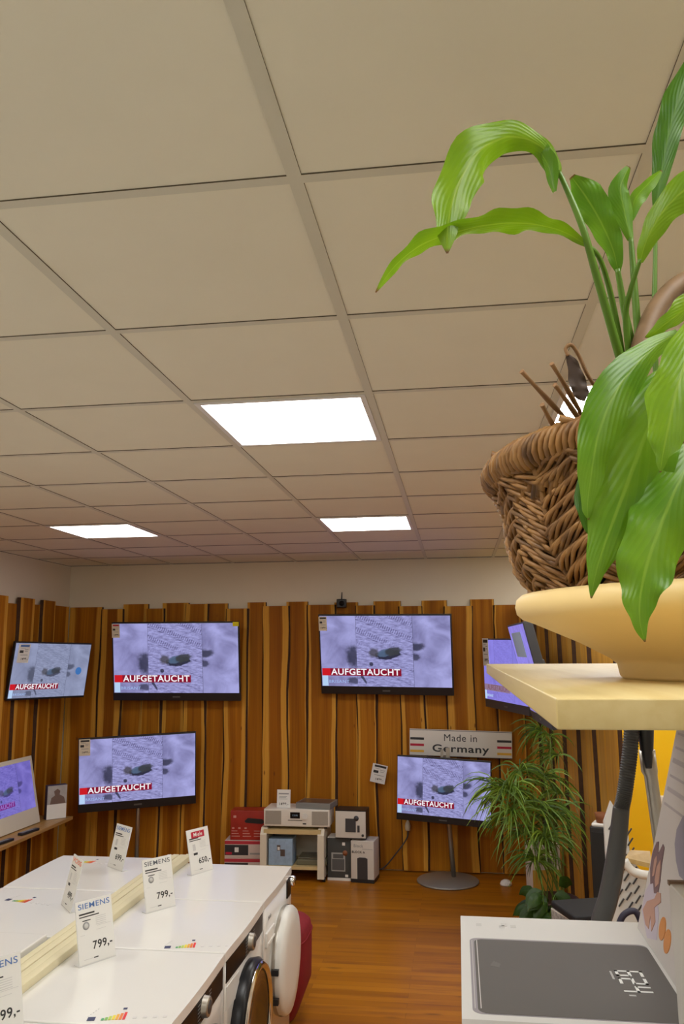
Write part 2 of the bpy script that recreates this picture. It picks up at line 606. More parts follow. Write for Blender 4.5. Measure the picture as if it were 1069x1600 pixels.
for i in range(-6, 7):
    x = GX + TS * i
    if XL < x < XR:
        bar(x - 0.0135, x + 0.0135, YN, YB)
for j in range(-7, 11):
    y = GY + TS * j
    if YN < y < YB:
        xs = [XL] + [GX + TS * i for i in range(-6, 7) if XL < GX + TS * i < XR] + [XR]
        for a, c in zip(xs, xs[1:]):
            bar(a + 0.0135, c - 0.0135, y - 0.0125, y + 0.0125)
bars.build('ceiling_grid', [TBAR, GAP_SHADE], ceiling)
b = B(); b.box(XL - 0.1, XL, YN, YB, 0, CEIL); struct('wall_left', b, WHITEWALL)
b = B(); b.box(XL, 0.98, YB, YB + 0.1, 0, CEIL); struct('wall_back', b, WHITEWALL)
b = B(); b.box(0.98, XR, YB, YB + 0.1, 0, CEIL); struct('wall_rear', b, YELLOW)
b = B(); b.box(XR, XR + 0.1, YN, YB, 0, CEIL); struct('wall_right', b, WHITEWALL)
b = B(); b.box(XL, XR, YN - 0.1, YN, 0, CEIL); struct('wall_front', b, WHITEWALL)


# plank cladding: live-edged boards, every other one lapping over its neighbours
def planks(name, P0, D, N, rows, seed, zb=0.012, wood=None):
    rs = random.Random(seed)
    b = B()
    P0, D, N = Vector(P0), Vector(D).normalized(), Vector(N).normalized()
    K = 30
    for (s0, s1, lay, zt) in rows:
        d0, d1 = (0.003, 0.024) if lay == 0 else (0.0245, 0.052)
        ex = 0.018 if lay == 0 else 0.010
        s0e, s1e = s0 - ex, s1 + ex
        off = rs.uniform(0, 100)
        amp = 0.010 + rs.uniform(0, 0.007)
        back, front = [], []
        for i in range(K + 1):
            z = zb + (zt - zb) * i / K
            wl = noise.noise((off, z * 1.3, 0.2)) * amp * 1.3 + noise.noise((off, z * 6, 9)) * 0.0035
            wr = noise.noise((off + 31, z * 1.3, 0.7)) * amp * 1.3 + noise.noise((off + 31, z * 6, 4)) * 0.0035
            bev = 0.008 + 0.03 * abs(noise.noise((off, z * 0.9, 5))) if lay else 0.004
            bevr = 0.008 + 0.03 * abs(noise.noise((off + 3, z * 0.9, 5))) if lay else 0.004
            L, Rr = s0e + wl, s1e + wr
            f = lambda s, d: b.v(P0 + D * s + N * d + Vector((0, 0, z)))
            back.append((f(L, d0), f(Rr, d0)))
            front.append((f(L + bev, d1), f(Rr - bevr, d1)))
        for i in range(K):
            za, zc = zb + (zt - zb) * i / K, zb + (zt - zb) * (i + 1) / K
            w = max(s1e - s0e, 0.01) / 0.2
            b.face([front[i][0], front[i][1], front[i + 1][1], front[i + 1][0]], 0, [(0, za), (1, za), (1, zc), (0, zc)])
            b.face([back[i][0], front[i][0], front[i + 1][0], back[i + 1][0]], 1)
            b.face([front[i][1], back[i][1], back[i + 1][1], front[i + 1][1]], 1)
        b.face([front[K][0], front[K][1], back[K][1], back[K][0]], 0, [(0, zt)] * 4)
        b.face([back[0][0], back[0][1], front[0][1], front[0][0]], 0, [(0, 0)] * 4)
    return b.build(name, [wood or PLANK, BARK], None)


rs = random.Random(3)
px_b = [100, 150, 187, 222, 252, 287, 321, 350, 386, 411, 449, 479, 525, 558, 588, 627, 664, 699, 742, 778, 818, 838]
px_t = [949, 952, 944, 951, 942, 944, 943, 951, 941, 947, 940, 945, 941, 946, 939, 947, 938, 947, 936, 945, 944]
rows = []
for i in range(len(px_b) - 1):
    s0 = at(px_b[i], 1110, 7.56).x
    s1 = at(px_b[i + 1], 1110, 7.56).x
    zt = at((px_b[i] + px_b[i + 1]) / 2, px_t[i], 7.56).z
    rows.append((max(s0 - XL, 0.03), s1 - XL, 1 if i % 2 == 1 else 0, zt))
tag(planks('plank_cladding', (XL, YB, 0), (1, 0, 0), (0, -1, 0), rows, 5), kind='structure').name = 'trim_1'
rows = []
px_l = [-70, -45, -20, 8, 27, 49, 63, 82, 100]
px_lt = [928, 938, 929, 942, 934, 944, 938, 946]
for i in range(len(px_l) - 1):
    def yy(px):
        d = ray(px, 1030)
        return (CAM + d * ((XL + 0.05) / d.x)).y
    zt_d = ray((px_l[i] + px_l[i + 1]) / 2, px_lt[i])
    rows.append((YB - yy(px_l[i + 1]) if i < 7 else 0.06, YB - yy(px_l[i]), 1 if i % 2 == 0 else 0, (CAM + zt_d * ((XL + 0.05) / zt_d.x)).z))
s = rows[0][1]
for i in range(9):
    wd = rs.uniform(0.14, 0.24)
    rows.append((s, s + wd, i % 2, 2.36 + rs.uniform(-0.02, 0.05)))
    s += wd
tag(planks('plank_cladding', (XL, YB, 0), (0, -1, 0), (1, 0, 0), rows, 9), kind='structure').name = 'trim_2'
# slanting screen of planks at the right end of the back wall
PA, PB = Vector((0.66, 7.56, 0)), Vector((1.075, 5.62, 0))
pd = (PB - PA)
plen = pd.length
pd.normalize()
pn = Vector((pd.y, -pd.x, 0))
b = B()
M = Matrix.Translation(PA) @ Matrix(((pd.x, -pn.x, 0), (pd.y, -pn.y, 0), (0, 0, 1))).to_4x4()
b.box(0.0, plen - 0.2, 0.0, 0.04, 0, 2.36, M=M)
scr = tag(b.build('wall_partition', BUFF), kind='structure')
rows = []
s = 0.0
i = 0
wd = [0.12, 0.16, 0.15, 0.13, 0.17, 0.14, 0.17, 0.13, 0.17, 0.14, 0.20, 0.24]
tot = sum(wd)
for i, q in enumerate(wd):
    q *= plen / tot
    rows.append((s, s + q, 1 if i % 2 == 1 else 0, 2.36 + rs.uniform(-0.03, 0.04)))
    s += q
tag(planks('plank_cladding', PA, pd, pn, rows, 21, wood=BRIGHTPLANK), kind='structure').name = 'trim_3'


# ------------------------------------------------------------------ ceiling lights
def ceiling_light(i, j, label, group=None):
    x0, y0 = GX + TS * i + 0.0135, GY + TS * j + 0.0125
    t = thing('ceiling_light', label, 'ceiling light', (x0 + 0.299, y0 + 0.3, CEIL), group or 'square ceiling panel lights')
    h, f = 0.2985, 0.019
    b = B()
    for (a, c, d, e) in ((-h, h, -h, -h + f), (-h, h, h - f, h), (-h, -h + f, -h + f, h - f), (h - f, h, -h + f, h - f)):
        b.box(a, c, d, e, -0.003, 0.004)
    b.build('frame', ALU, t)
    b = B()
    q = h - f
    b.box(-q, q, -q, q, -0.001, 0.003)
    b.build('diffuser', GLOW, t)
    return t


ceiling_light(-1, 2, 'largest square ceiling light panel, over the middle of the room')
ceiling_light(-1, 6, 'small far ceiling light panel above the right-hand wall television')
ceiling_light(-4, 6, 'far ceiling light panel at left, near the left wall corner')
ceiling_light(1, 2, 'ceiling light panel half hidden behind the dry brown stems and leaves')
for (i, j) in ((-4, 2), (1, 6), (-4, -2), (-1, -2), (1, -2), (-4, -6), (-1, -6), (2, -6), (3, 8), (2, 8), (3, 6), (4, 2)):  # unseen panels; the far-right ones are added to brighten the yellow wall
    ceiling_light(i, j, 'unseen square ceiling light panel added outside the picture or behind the basket', 'ceiling lights out of view')


# ------------------------------------------------------------------ televisions
SCR = screen_mat('screen_picture', (0.11, 0.10, 0.235, 1), (0.40, 0.40, 0.76, 1), (0.02, 0.022, 0.045, 1), 0.95)
SCR_GREY = screen_mat('screen_picture_grey', (0.17, 0.19, 0.30, 1), (0.31, 0.345, 0.52, 1), (0.05, 0.055, 0.09, 1), 0.95, 0.9)
SCR_VIOLET = screen_mat('screen_picture_violet', (0.11, 0.09, 0.40, 1), (0.24, 0.20, 0.66, 1), (0.03, 0.025, 0.10, 1), 0.9, 0.8)
SCR_SIDE = screen_mat('screen_picture_side', (0.20, 0.17, 0.62, 1), (0.27, 0.24, 0.80, 1), (0.06, 0.05, 0.2, 1), 0.95, 0.25)
SCR_RED = emis('screen_red', (0.62, 0.012, 0.02, 1), 0.95)
SCR_DRED = emis('screen_dark_red', (0.26, 0.008, 0.03, 1), 0.9)
SCR_WHITE = emis('screen_white', (0.92, 0.90, 0.95, 1), 1.0)
SCR_LBLUE = emis('screen_pale_blue', (0.48, 0.66, 0.92, 1), 0.95)
SCR_BLUE = emis('screen_blue', (0.05, 0.17, 0.46, 1), 0.95)
SCR_TITLE = emis('screen_title_blue', (0.36, 0.50, 0.86, 1), 0.95)
SCR_DIM = emis('screen_dim_pink', (0.32, 0.18, 0.60, 1), 0.9)
SCR_DIMRED = emis('screen_dim_red', (0.20, 0.02, 0.22, 1), 0.9)
SCR_TAN = emis('screen_tan', (0.30, 0.20, 0.30, 1), 0.9)
SCR_BROWN = emis('screen_brown', (0.22, 0.10, 0.14, 1), 0.9)


def television(label, M, w, h, screen, chin=0.10, side=0.012, top=0.012, body=None, red=None, white=None, rect=None, brand=True,
               wall=None, group='televisions playing the same broadcast', depth=0.03, banner=True):
    body = body or BLACK
    red, white, rect = red or SCR_RED, white or SCR_WHITE, rect or SCR_LBLUE
    t = thing('television', label, 'television', M, group)
    b = B()
    b.box(-w / 2, w / 2, 0.0, depth, -h / 2, h / 2, bev=0.004)
    b.box(-w * 0.32, w * 0.32, depth, depth + 0.035, -h * 0.42, h * 0.12, bev=0.012)
    b.build('housing', body, t)
    x0, x1, z0, z1 = -w / 2 + side, w / 2 - side, -h / 2 + chin * h, h / 2 - top
    b = B()
    q = [b.v(x0, -0.0015, z0), b.v(x1, -0.0015, z0), b.v(x1, -0.0015, z1), b.v(x0, -0.0015, z1)]
    r = [b.v(x0, 0.001, z0), b.v(x1, 0.001, z0), b.v(x1, 0.001, z1), b.v(x0, 0.001, z1)]
    b.face(q, 0, [(0, 0), (1, 0), (1, 1), (0, 1)])
    for i in range(4):
        j = (i + 1) % 4
        b.face([q[i], r[i], r[j], q[j]], 1)
    sc = b.build('screen', [screen, BLACK], t)
    W, H = x1 - x0, z1 - z0
    X = lambda u: x0 + u * W
    Zz = lambda v: z0 + v * H
    if banner:
        b = B()
        b.box(X(0.005), X(0.07), -0.0026, -0.0016, Zz(0.15), Zz(0.255))
        b.box(X(0.07), X(0.62), -0.0026, -0.0016, Zz(0.15), Zz(0.255), mi=1)
        b.build('headline_banner', [red, SCR_DRED if red is SCR_RED else red], sc)
        tx = text(sc, 'headline_lettering', 'AUFGETAUCHT', H * 0.124, X(0.343), Zz(0.202), -0.003, white, bold=0.018)
        fitw(tx, W * 0.535)
        b = B()
        b.box(X(0.005), X(0.05), -0.0025, -0.0016, Zz(0.004), Zz(0.185))
        b.build('programme_block', rect, sc)
        tx = text(sc, 'programme_lettering', 'BRISANT', H * 0.062, X(0.135), Zz(0.065), -0.003, rect if red is not SCR_RED else SCR_TITLE, bold=0.0)
        fitw(tx, W * 0.16)
    if brand:
        b = B()
        b.box(-0.035, 0.035, -0.0016, 0.0, -h / 2 + chin * h * 0.38, -h / 2 + chin * h * 0.56)
        b.build('badge', mat('badge_grey', (0.10, 0.10, 0.10, 1), 0.3), t)
    if wall:
        # bracket arm back to the wall, in the set's own frame
        Mi = M.inverted()
        b = B()
        base = Vector(wall)
        e = Mi @ base
        b.box(-0.12, 0.12, depth + 0.03, depth + 0.045, -0.18, 0.10)
        b.tube([Vector((0, depth + 0.04, -0.03)), e], 0.018, 8)
        b.build('wall_bracket', DARKGREY, t)
    return t


def fitw(o, width):
    xs = [v.co.x for v in o.data.vertices]
    a, c = min(xs), max(xs)
    k = width / (c - a)
    mid = (a + c) / 2
    for v in o.data.vertices:
        v.co.x = mid + (v.co.x - mid) * k


TVA = pose((-2.614, 7.36, 1.847), 1.7, 9.8, -0.2)
TVB = pose((-0.645, 7.36, 1.897), -3.9, 13.0, -0.7)
TVC = pose((-2.880, 7.2, 0.872), 22.3, 8.7, 1.8)
TVD = pose((-0.155, 7.25, 0.745), -12.8, -0.7, -1.6)
TVL = pose((-3.58, 6.85, 1.778), 67.6, 7.7, -0.9)
TVE = pose((0.387, 7.0, 1.729), -70, 1.2, -1.0)
TVF = pose((0.500, 6.0, 1.766), -87, 13, 0)
ta = television('black television high on the plank wall with a yellow sticker in its corner', TVA, 1.228, 0.737, SCR, chin=0.10, wall=(-2.61, 7.55, 1.83))
b = B(); b.box(0.555, 0.612, -0.004, -0.001, 0.326, 0.366); tag(b.build('yellow_sticker', mat('yellow_sticker', (0.75, 0.65, 0.0, 1), 0.5), ta), 'small yellow sticker')
television('black television high on the plank wall beneath the small black antenna box', TVB, 1.214, 0.735, SCR, chin=0.10, wall=(-0.64, 7.55, 1.87))
tc = television('black television on the pole beneath the yellow-stickered one', TVC, 1.03, 0.655, SCR, chin=0.115, side=0.008)
td = television('black television on a round grey foot below the white country-of-origin sign', TVD, 0.828, 0.541, SCR, chin=0.105, side=0.006)
tl = television('tilted television with greyish picture on the left wall', TVL, 0.842, 0.497, SCR_GREY, chin=0.035, side=0.008, brand=False, wall=(-3.775, 6.87, 1.77))
b = B(); M_ = Matrix.Rotation(R(90), 4, 'X'); b.lathe([(0.0, 0.002), (0.034, 0.002), (0.034, -0.0)], n=24, M=Matrix.Translation((0.305, -0.0022, -0.005)) @ M_)
b.build('volume_symbol', SCR_BLUE, [c for c in tl.children if c.name.startswith('screen')][0])
television('violet-tinted television on the right, turned sideways and half behind the shelf board', TVE, 0.90, 0.597, SCR_SIDE, chin=0.12, red=SCR_TAN, white=SCR_BROWN, side=0.008, wall=(0.715, 7.13, 1.72), body=DARKGREY)
tf = television('television seen almost edge-on under the saucer rim, in front of the violet one', TVF, 0.92, 0.726, SCR_SIDE, chin=0.10, side=0.03, body=DARKGREY, banner=False, depth=0.06, wall=(0.93, 6.07, 1.72))
b = B(); b.box(-0.30, 0.20, -0.0045, -0.002, 0.12, 0.30); tag(b.build('energy_card', mat('pale_blue_card', (0.45, 0.60, 0.72, 1), 0.4), tf), 'pale blue card on the screen')

# stands of the two floor-standing sets
t = thing('television_stand', 'grey round-foot pole stand carrying the low television by the papyrus plant', 'television stand', (-0.135, 7.29, 0), 'pole stands')
b = B(); b.lathe([(0, 0), (0.255, 0), (0.262, 0.005), (0.262, 0.012), (0.255, 0.018), (0, 0.018)], n=72); b.build('base_plate', GREYPLATE, t)
b = B(); b.tube([(0.05, 0.10, 0.015), (0.015, 0.09, 0.55), (0.0, 0.09, 1.02)], 0.021, 20); b.build('pole', STEEL, t)
b = B(); b.box(-0.16, 0.16, 0.06, 0.085, 0.62, 0.86); b.build('mount_plate', DARKGREY, t)
b = B(); b.box(-0.035, -0.012, 0.03, 0.085, 0.9, 1.075); b.box(0.012, 0.045, 0.03, 0.085, 0.9, 1.09); b.build('mount_rail', STEEL, t)
t = thing('television_stand', 'slim pale pole stand holding the low television left of the price signs', 'television stand', (-2.94, 7.385, 0), 'pole stands')
b = B(); b.lathe([(0, 0), (0.145, 0), (0.15, 0.006), (0.145, 0.014), (0, 0.014)], n=60); b.build('base_plate', GREYPLATE, t)
b = B(); b.cyl((0, 0, 0.012), (0, 0, 0.95), 0.019, n=20); b.build('pole', STEEL, t)
b = B(); b.box(-0.15, 0.15, -0.05, -0.02, 0.75, 0.98); b.build('mount_plate', DARKGREY, t)

# white set on the left shelf
e_yaw = 88
br = Vector((-3.587, 6.81, 0.506))
Mw = pose((0, 0, 0), e_yaw, -12, 0)
ex, ez = Mw.to_3x3() @ Vector((1, 0, 0)), Mw.to_3x3() @ Vector((0, 0, 1))
wW, wH = 0.86, 0.56
Mw.translation = br - ex * wW / 2 + ez * wH / 2
television('white-framed television with violet picture leaning on the left wall shelf', Mw, wW, wH, SCR_VIOLET, chin=0.235, side=0.036, top=0.035, body=CREAM, red=SCR_DIMRED, white=SCR_DIM, rect=SCR_DIM, brand=False, depth=0.025)


# price cards clipped to the sets
def fine_print(b, rows, mi=0):
    for (x0, x1, z0, z1) in rows:
        b.box(x0, x1, -0.0006, 0.0, z0, z1, mi=mi)


def wall_card(label, M, w=0.075, h=0.13, paper=CREAMPAPER, head=INK, headbox=False, group='price cards on the televisions'):
    t = thing('price_card', label, 'price card', M, group)
    b = B(); b.box(-w / 2, w / 2, 0.0, 0.003, -h / 2, h / 2); b.build('card', paper, t)
    b = B()
    b.box(-w * 0.36, w * 0.42, -0.0007, 0.0, h * 0.34, h * 0.45)
    b.build('heading', head, t)
    b = B()
    b.box(-w * 0.38, -w * 0.05, -0.0007, 0, h * 0.02, h * 0.16, mi=1)
    fine_print(b, [(w * 0.05, w * 0.36, h * 0.19, h * 0.22), (w * 0.05, w * 0.32, h * 0.10, h * 0.13), (-w * 0.3, w * 0.36, -h * 0.10, -h * 0.07), (-w * 0.3, w * 0.1, h * 0.26, h * 0.28)], 0)
    b.build('fine_print', [GREYINK, INK], t)
    text(t, 'price', '1499.-', h * 0.17, w * 0.1, -h * 0.3, -0.0008, INK, bold=0.01)
    return t


def on_tv(M, x, z, y=-0.008):
    return M @ Matrix.Translation((x, y, z))


wall_card('cream price card at the corner of the yellow-stickered television', on_tv(TVA, -0.572, 0.29), head=REDINK)
wall_card('cream price card at the corner of the television under the antenna box', on_tv(TVB, -0.565, 0.285))
wall_card('cream price card on the corner of the television above the washing machines', on_tv(TVC, -0.46, 0.25), w=0.095, h=0.145)
wall_card('pale price card on the corner of the tilted left-wall television', on_tv(TVL, -0.325, 0.15, -0.006), w=0.115, h=0.16, paper=PAPER, head=BLUEINK)
wall_card('pale narrow price card on the corner of the violet sideways television', on_tv(TVE, -0.37, 0.18), w=0.13, h=0.24, paper=PAPER)
c_ = at(592, 1209, 7.50)
wall_card('white tilted price card pinned to the planks beside the sign', pose((c_.x, 7.5, c_.z), 0, 6, -12), w=0.135, h=0.165, paper=PAPER)

# ------------------------------------------------------------------ sign on the planks
c_ = at(719.5, 1162, 7.49)
t = thing('sign_board', 'white sign board reading Made in Germany with flag stripes', 'sign', pose((c_.x, 7.49, c_.z), 0, 0, -1.5))
w_, h_ = 0.905, 0.232
b = B(); b.box(-w_ / 2, w_ / 2, 0.0, 0.012, -h_ / 2, h_ / 2, bev=0.002); b.build('board', mat('sign_white', (0.74, 0.70, 0.62, 1), 0.5), t)
b = B(); b.box(-w_ / 2, w_ / 2, -0.002, 0.0, h_ / 2 - 0.009, h_ / 2 - 0.005); b.box(-w_ / 2, w_ / 2, -0.002, 0.0, -h_ / 2 + 0.001, -h_ / 2 + 0.005); b.build('border_line', INK, t)
text(t, 'lettering', 'Made in', 0.088, 0.0, 0.045, -0.0015, INK, bold=0.0)
fitw(text(t, 'bold_lettering', 'Germany', 0.088, 0.0, -0.048, -0.0015, INK, bold=0.018), 0.50)
for sx in (-1, 1):
    x0 = sx * 0.385
    for i, mt in enumerate((INK, REDINK, GOLDINK)):
        z = 0.032 - i * 0.054
        b = B(); b.box(x0 - 0.062, x0 + 0.062, -0.002, 0.0, z - 0.010, z + 0.010); b.build('stripe', mt, t)

# antenna box
c_ = at(534, 942, 7.53)
t = thing('antenna_box', 'small black wireless box with antenna on top of the planks', 'antenna', (c_.x, 7.53, c_.z))
b = B(); b.box(-0.045, 0.045, -0.035, 0.03, -0.045, 0.035, bev=0.008); b.build('housing', BLACK, t)
b = B(); b.cyl((0.0, 0, 0.03), (0.003, 0, 0.10), 0.006, 0.004, n=10); b.build('antenna', BLACK, t)
b = B(); b.lathe([(0, 0.012), (0.022, 0.012), (0.026, 0.0)], n=20, M=Matrix.Translation((0.005, -0.035, -0.006)) @ Matrix.Rotation(R(90), 4, 'X')); b.build('lens', BLACKGLASS, t)

# ------------------------------------------------------------------ left shelf with small things
sh = thing('wall_shelf', 'narrow brown wooden shelf along the left plank wall', 'shelf', (-3.60, 6.3, 0.5))
b = B(); b.box(-0.165, 0.17, -0.9, 0.80, -0.028, 0.0, bev=0.003); b.build('board', OAK, sh)
for y in (-0.6, 0.4):
    b = B(); b.prism([(-0.165, -0.03), (0.10, -0.03), (-0.165, -0.18)], y - 0.012, y + 0.012); b.build('bracket', OAK, sh)
c_ = atz(86, 1284, 0.5)
t = thing('product_box', 'small navy-sided box with a photo of a person, on the left shelf', 'box', pose((-3.52, 6.96, 0.5), 44, 0, 0))
b = B(); b.box(-0.085, 0.085, 0.0, 0.07, 0.0, 0.285, mi=0, bev=0.002); b.build('carton', mat('navy_card', (0.05, 0.05, 0.12, 1), 0.5), t)
b = B(); b.box(-0.084, 0.084, -0.002, 0.0, 0.003, 0.125); b.build('white_panel', PAPER, t)
b = B(); b.box(-0.084, 0.084, -0.002, 0.0, 0.125, 0.282); b.build('photo', mat('photo_grey', (0.42, 0.40, 0.38, 1), 0.5, noise_amt=0.3, noise_scale=14), t)
b = B(); b.prism([(-0.06, 0.128), (-0.05, 0.18), (-0.02, 0.20), (-0.03, 0.235), (0.0, 0.255), (0.025, 0.235), (0.02, 0.205), (0.06, 0.18), (0.075, 0.128)], -0.003, -0.002); b.build('photo_figure', mat('photo_brown', (0.17, 0.11, 0.09, 1), 0.5), t)
for k, (px, py, ln) in enumerate(((120, 1212, 0.2), (130, 1290, 0.19))):
    pass
for (y, x, lab) in ((6.05, -3.485, 'black remote control nearest the camera on the left shelf'), (6.42, -3.475, 'black remote control lying near the corner of the white television')):
    t = thing('remote_control', lab, 'remote control', pose((x, y, 0.5), 82, 0, 0), 'remote controls on the shelf')
    b = B(); b.box(-0.11, 0.11, -0.022, 0.022, 0.0, 0.02, bev=0.006); b.build('body', BLACK, t)
    b = B()
    for i in range(7):
        for j in range(3):
            b.box(-0.09 + i * 0.022, -0.078 + i * 0.022, -0.014 + j * 0.011, -0.007 + j * 0.011, 0.02, 0.022)
    b.build('keys', GREYINK, t)

# ------------------------------------------------------------------ audio corner by the back wall
con = thing('audio_rack', 'cream open rack with rounded side panels under the white stereo', 'rack', (-1.45, 7.32, 0), None)
CW = 0.28
for sx in (-1, 1):
    b = B()
    prof = [(-0.20, 0.03), (0.20, 0.03), (0.20, 0.40), (0.17, 0.43), (-0.15, 0.43), (-0.20, 0.38)]
    b.prism(prof, -0.028, 0.028, M=Matrix.Translation((sx * (CW - 0.03), 0, 0)) @ Matrix.Rotation(R(90), 4, 'Z'))
    b.build('side_panel', CREAM, con)
b = B(); b.box(-CW + 0.03, CW - 0.03, -0.19, 0.19, 0.385, 0.42); b.build('top_board', BUFF, con)
b = B(); b.box(-CW + 0.03, CW - 0.03, -0.19, 0.19, 0.10, 0.125); b.build('shelf', BUFF, con)
b = B(); b.box(-CW + 0.03, CW - 0.03, 0.18, 0.195, 0.10, 0.385); b.build('back_panel', CREAM, con)
b = B(); b.cyl((0.02, 0.178, 0.345), (0.02, 0.182, 0.345), 0.028, n=20); b.build('cable_hole', BLACK, con)
for sx in (-1, 1):
    for sy in (-1, 1):
        b = B(); b.cyl((sx * 0.27 - 0.012, sy * 0.15, 0.02), (sx * 0.27 + 0.012, sy * 0.15, 0.02), 0.02, n=16); b.build('castor', BLACK, con)
t = thing('product_box', 'pale blue box standing inside the cream audio rack', 'box', (-1.555, 7.24, 0.125), 'small cartons around the stereo')
b = B(); b.box(-0.105, 0.105, -0.09, 0.09, 0, 0.215, bev=0.004); b.build('carton', mat('pale_blue_carton', (0.30, 0.42, 0.58, 1), 0.6, noise_amt=0.25, noise_scale=35), t)
b = B(); b.box(-0.03, 0.0, -0.0915, -0.09, 0.12, 0.165); b.box(0.0, 0.04, -0.0915, -0.09, 0.075, 0.13); b.build('photo', mat('photo_dark', (0.10, 0.07, 0.06, 1), 0.5), t)
b = B(); b.box(-0.025, -0.005, -0.0925, -0.0915, 0.125, 0.15); b.build('photo_light', PAPER, t)
t = thing('record_player', 'low dark flat device on the lower shelf of the cream rack', 'hi-fi device', (-1.29, 7.30, 0.125))
b = B(); b.box(-0.13, 0.13, -0.12, 0.10, 0.0, 0.045, bev=0.006); b.build('body', mat('olive_grey', (0.14, 0.13, 0.08, 1), 0.5), t)
b = B(); b.box(-0.12, 0.12, -0.11, 0.09, 0.045, 0.06, bev=0.004); b.build('lid', mat('smoke_lid', (0.10, 0.09, 0.06, 1), 0.2), t)
# stereo
t = thing('stereo', 'white compact stereo with grey speaker grilles on top of the cream rack', 'stereo', (-1.415, 7.28, 0.43))
b = B(); b.box(-0.288, 0.288, -0.13, 0.14, 0.014, 0.155, bev=0.006); b.build('cabinet', mat('stereo_white', (0.78, 0.74, 0.66, 1), 0.35), t)
for sx in (-1, 1):
    b = B(); b.box(sx * 0.205 - 0.07, sx * 0.205 + 0.07, -0.134, -0.129, 0.03, 0.142); b.build('speaker_grille', mat('grille_grey', (0.36, 0.33, 0.28, 1), 0.8, noise_amt=0.3, noise_scale=300), t)
b = B(); b.box(-0.055, 0.03, -0.134, -0.129, 0.082, 0.132); b.build('display', BLACKGLASS, t)
text(t, 'display_digits', '12:06', 0.02, -0.012, 0.107, -0.1345, mat('digit_blue', (0.35, 0.55, 0.75, 1), 0.4))
b = B(); b.box(-0.075, 0.05, -0.133, -0.129, 0.064, 0.068); b.build('disc_slot', BLACK, t)
b = B(); b.cyl((0.075, -0.129, 0.10), (0.075, -0.146, 0.10), 0.022, n=24); b.build('knob', ENAMEL2, t)
b = B(); b.box(0.055, 0.085, -0.132, -0.129, 0.034, 0.044); b.build('socket', BLACK, t)
for sx in (-1, 1):
    for sy in (-0.10, 0.11):
        b = B(); b.cyl((sx * 0.25, sy, 0), (sx * 0.25, sy, 0.016), 0.014, n=14); b.build('foot', BLACK, t)
t = thing('product_box', 'flat grey box lying on the white stereo', 'box', pose((-1.26, 7.30, 0.585), -8, 0, 0), 'small cartons around the stereo')
b = B(); b.box(-0.155, 0.155, -0.12, 0.11, 0, 0.048, bev=0.003); b.build('carton', mat('grey_carton', (0.22, 0.22, 0.21, 1), 0.45), t)
b = B(); b.box(-0.14, 0.14, -0.10, 0.09, 0.048, 0.0495); b.build('cover_print', mat('cover_brown', (0.11, 0.08, 0.06, 1), 0.3, noise_amt=0.4, noise_scale=18), t)
t = thing('price_card', 'small white price card standing on the white stereo', 'price card', pose((-1.545, 7.22, 0.585), 0, -6, 0))
b = B(); b.box(-0.06, 0.06, 0, 0.003, 0, 0.15); b.box(-0.06, 0.06, 0, 0.05, 0, 0.003); b.build('card', PAPER, t)
b = B(); b.box(-0.045, 0.045, -0.0008, 0, 0.11, 0.122); fine_print(b, [(-0.04, 0.03, 0.09, 0.094), (-0.04, 0.02, 0.08, 0.084), (-0.04, 0.035, 0.07, 0.074)]); b.build('fine_print', GREYINK, t)
text(t, 'price', '1499.-', 0.032, 0.0, 0.03, -0.0008, INK, bold=0.01)

# cartons left of the rack
REDCARD = mat('red_carton', (0.36, 0.022, 0.012, 1), 0.4, noise_amt=0.35, noise_scale=5)
PINKWHITE = mat('pale_carton', (0.66, 0.55, 0.50, 1), 0.5)
for (z, lab) in ((0.0, 'white and red radio carton at the bottom of the stack left of the rack'), (0.148, 'white and red radio carton in the middle of the stack left of the rack')):
    t = thing('product_box', lab, 'box', pose((-1.92, 7.36, z), 4, 0, 0), 'small cartons around the stereo')
    b = B(); b.box(-0.165, 0.165, -0.10, 0.10, 0, 0.146, bev=0.003); b.build('carton', PINKWHITE, t)
    b = B(); b.box(-0.164, 0.164, -0.1015, -0.1, 0.116, 0.143); b.build('red_band', mat('carton_red', (0.48, 0.03, 0.05, 1), 0.45), t)
    b = B(); b.box(-0.162, 0.045, -0.102, -0.1, 0.025, 0.11); b.build('product_photo', mat('radio_black', (0.03, 0.03, 0.035, 1), 0.4), t)
    b = B(); b.box(-0.075, -0.04, -0.103, -0.102, 0.05, 0.09); b.box(-0.155, -0.10, -0.103, -0.102, 0.03, 0.05, mi=1); b.build('photo_detail', [PAPER, REDINK], t)
    b = B(); b.box(0.06, 0.15, -0.102, -0.1, 0.03, 0.045); b.build('product_name', GREYINK, t)
t = thing('product_box', 'red carton with a black device pictured, on top of the stack left of the rack', 'box', pose((-1.885, 7.37, 0.296), 4, 0, 0), 'small cartons around the stereo')
b = B(); b.box(-0.155, 0.155, -0.09, 0.09, 0, 0.245, bev=0.003); b.build('carton', REDCARD, t)
b = B(); b.prism([(-0.03, 0.16), (0.0, 0.185), (0.13, 0.175), (0.15, 0.15), (0.13, 0.135), (-0.02, 0.145)], -0.093, -0.09); b.build('product_photo', BLACK, t)
b = B()
for i in range(3):
    for k in range(3):
        b.box(-0.145 + i * 0.10, -0.145 + i * 0.10 + 0.075 - 0.012 * k, -0.0915, -0.09, 0.028 + k * 0.022, 0.034 + k * 0.022)
    b.box(-0.14 + i * 0.055, -0.12 + i * 0.055, -0.0915, -0.09, 0.093, 0.105)
b.box(-0.13, -0.105, -0.0915, -0.09, 0.185, 0.205)
b.build('fine_print', mat('print_pink', (0.62, 0.30, 0.26, 1), 0.5), t)

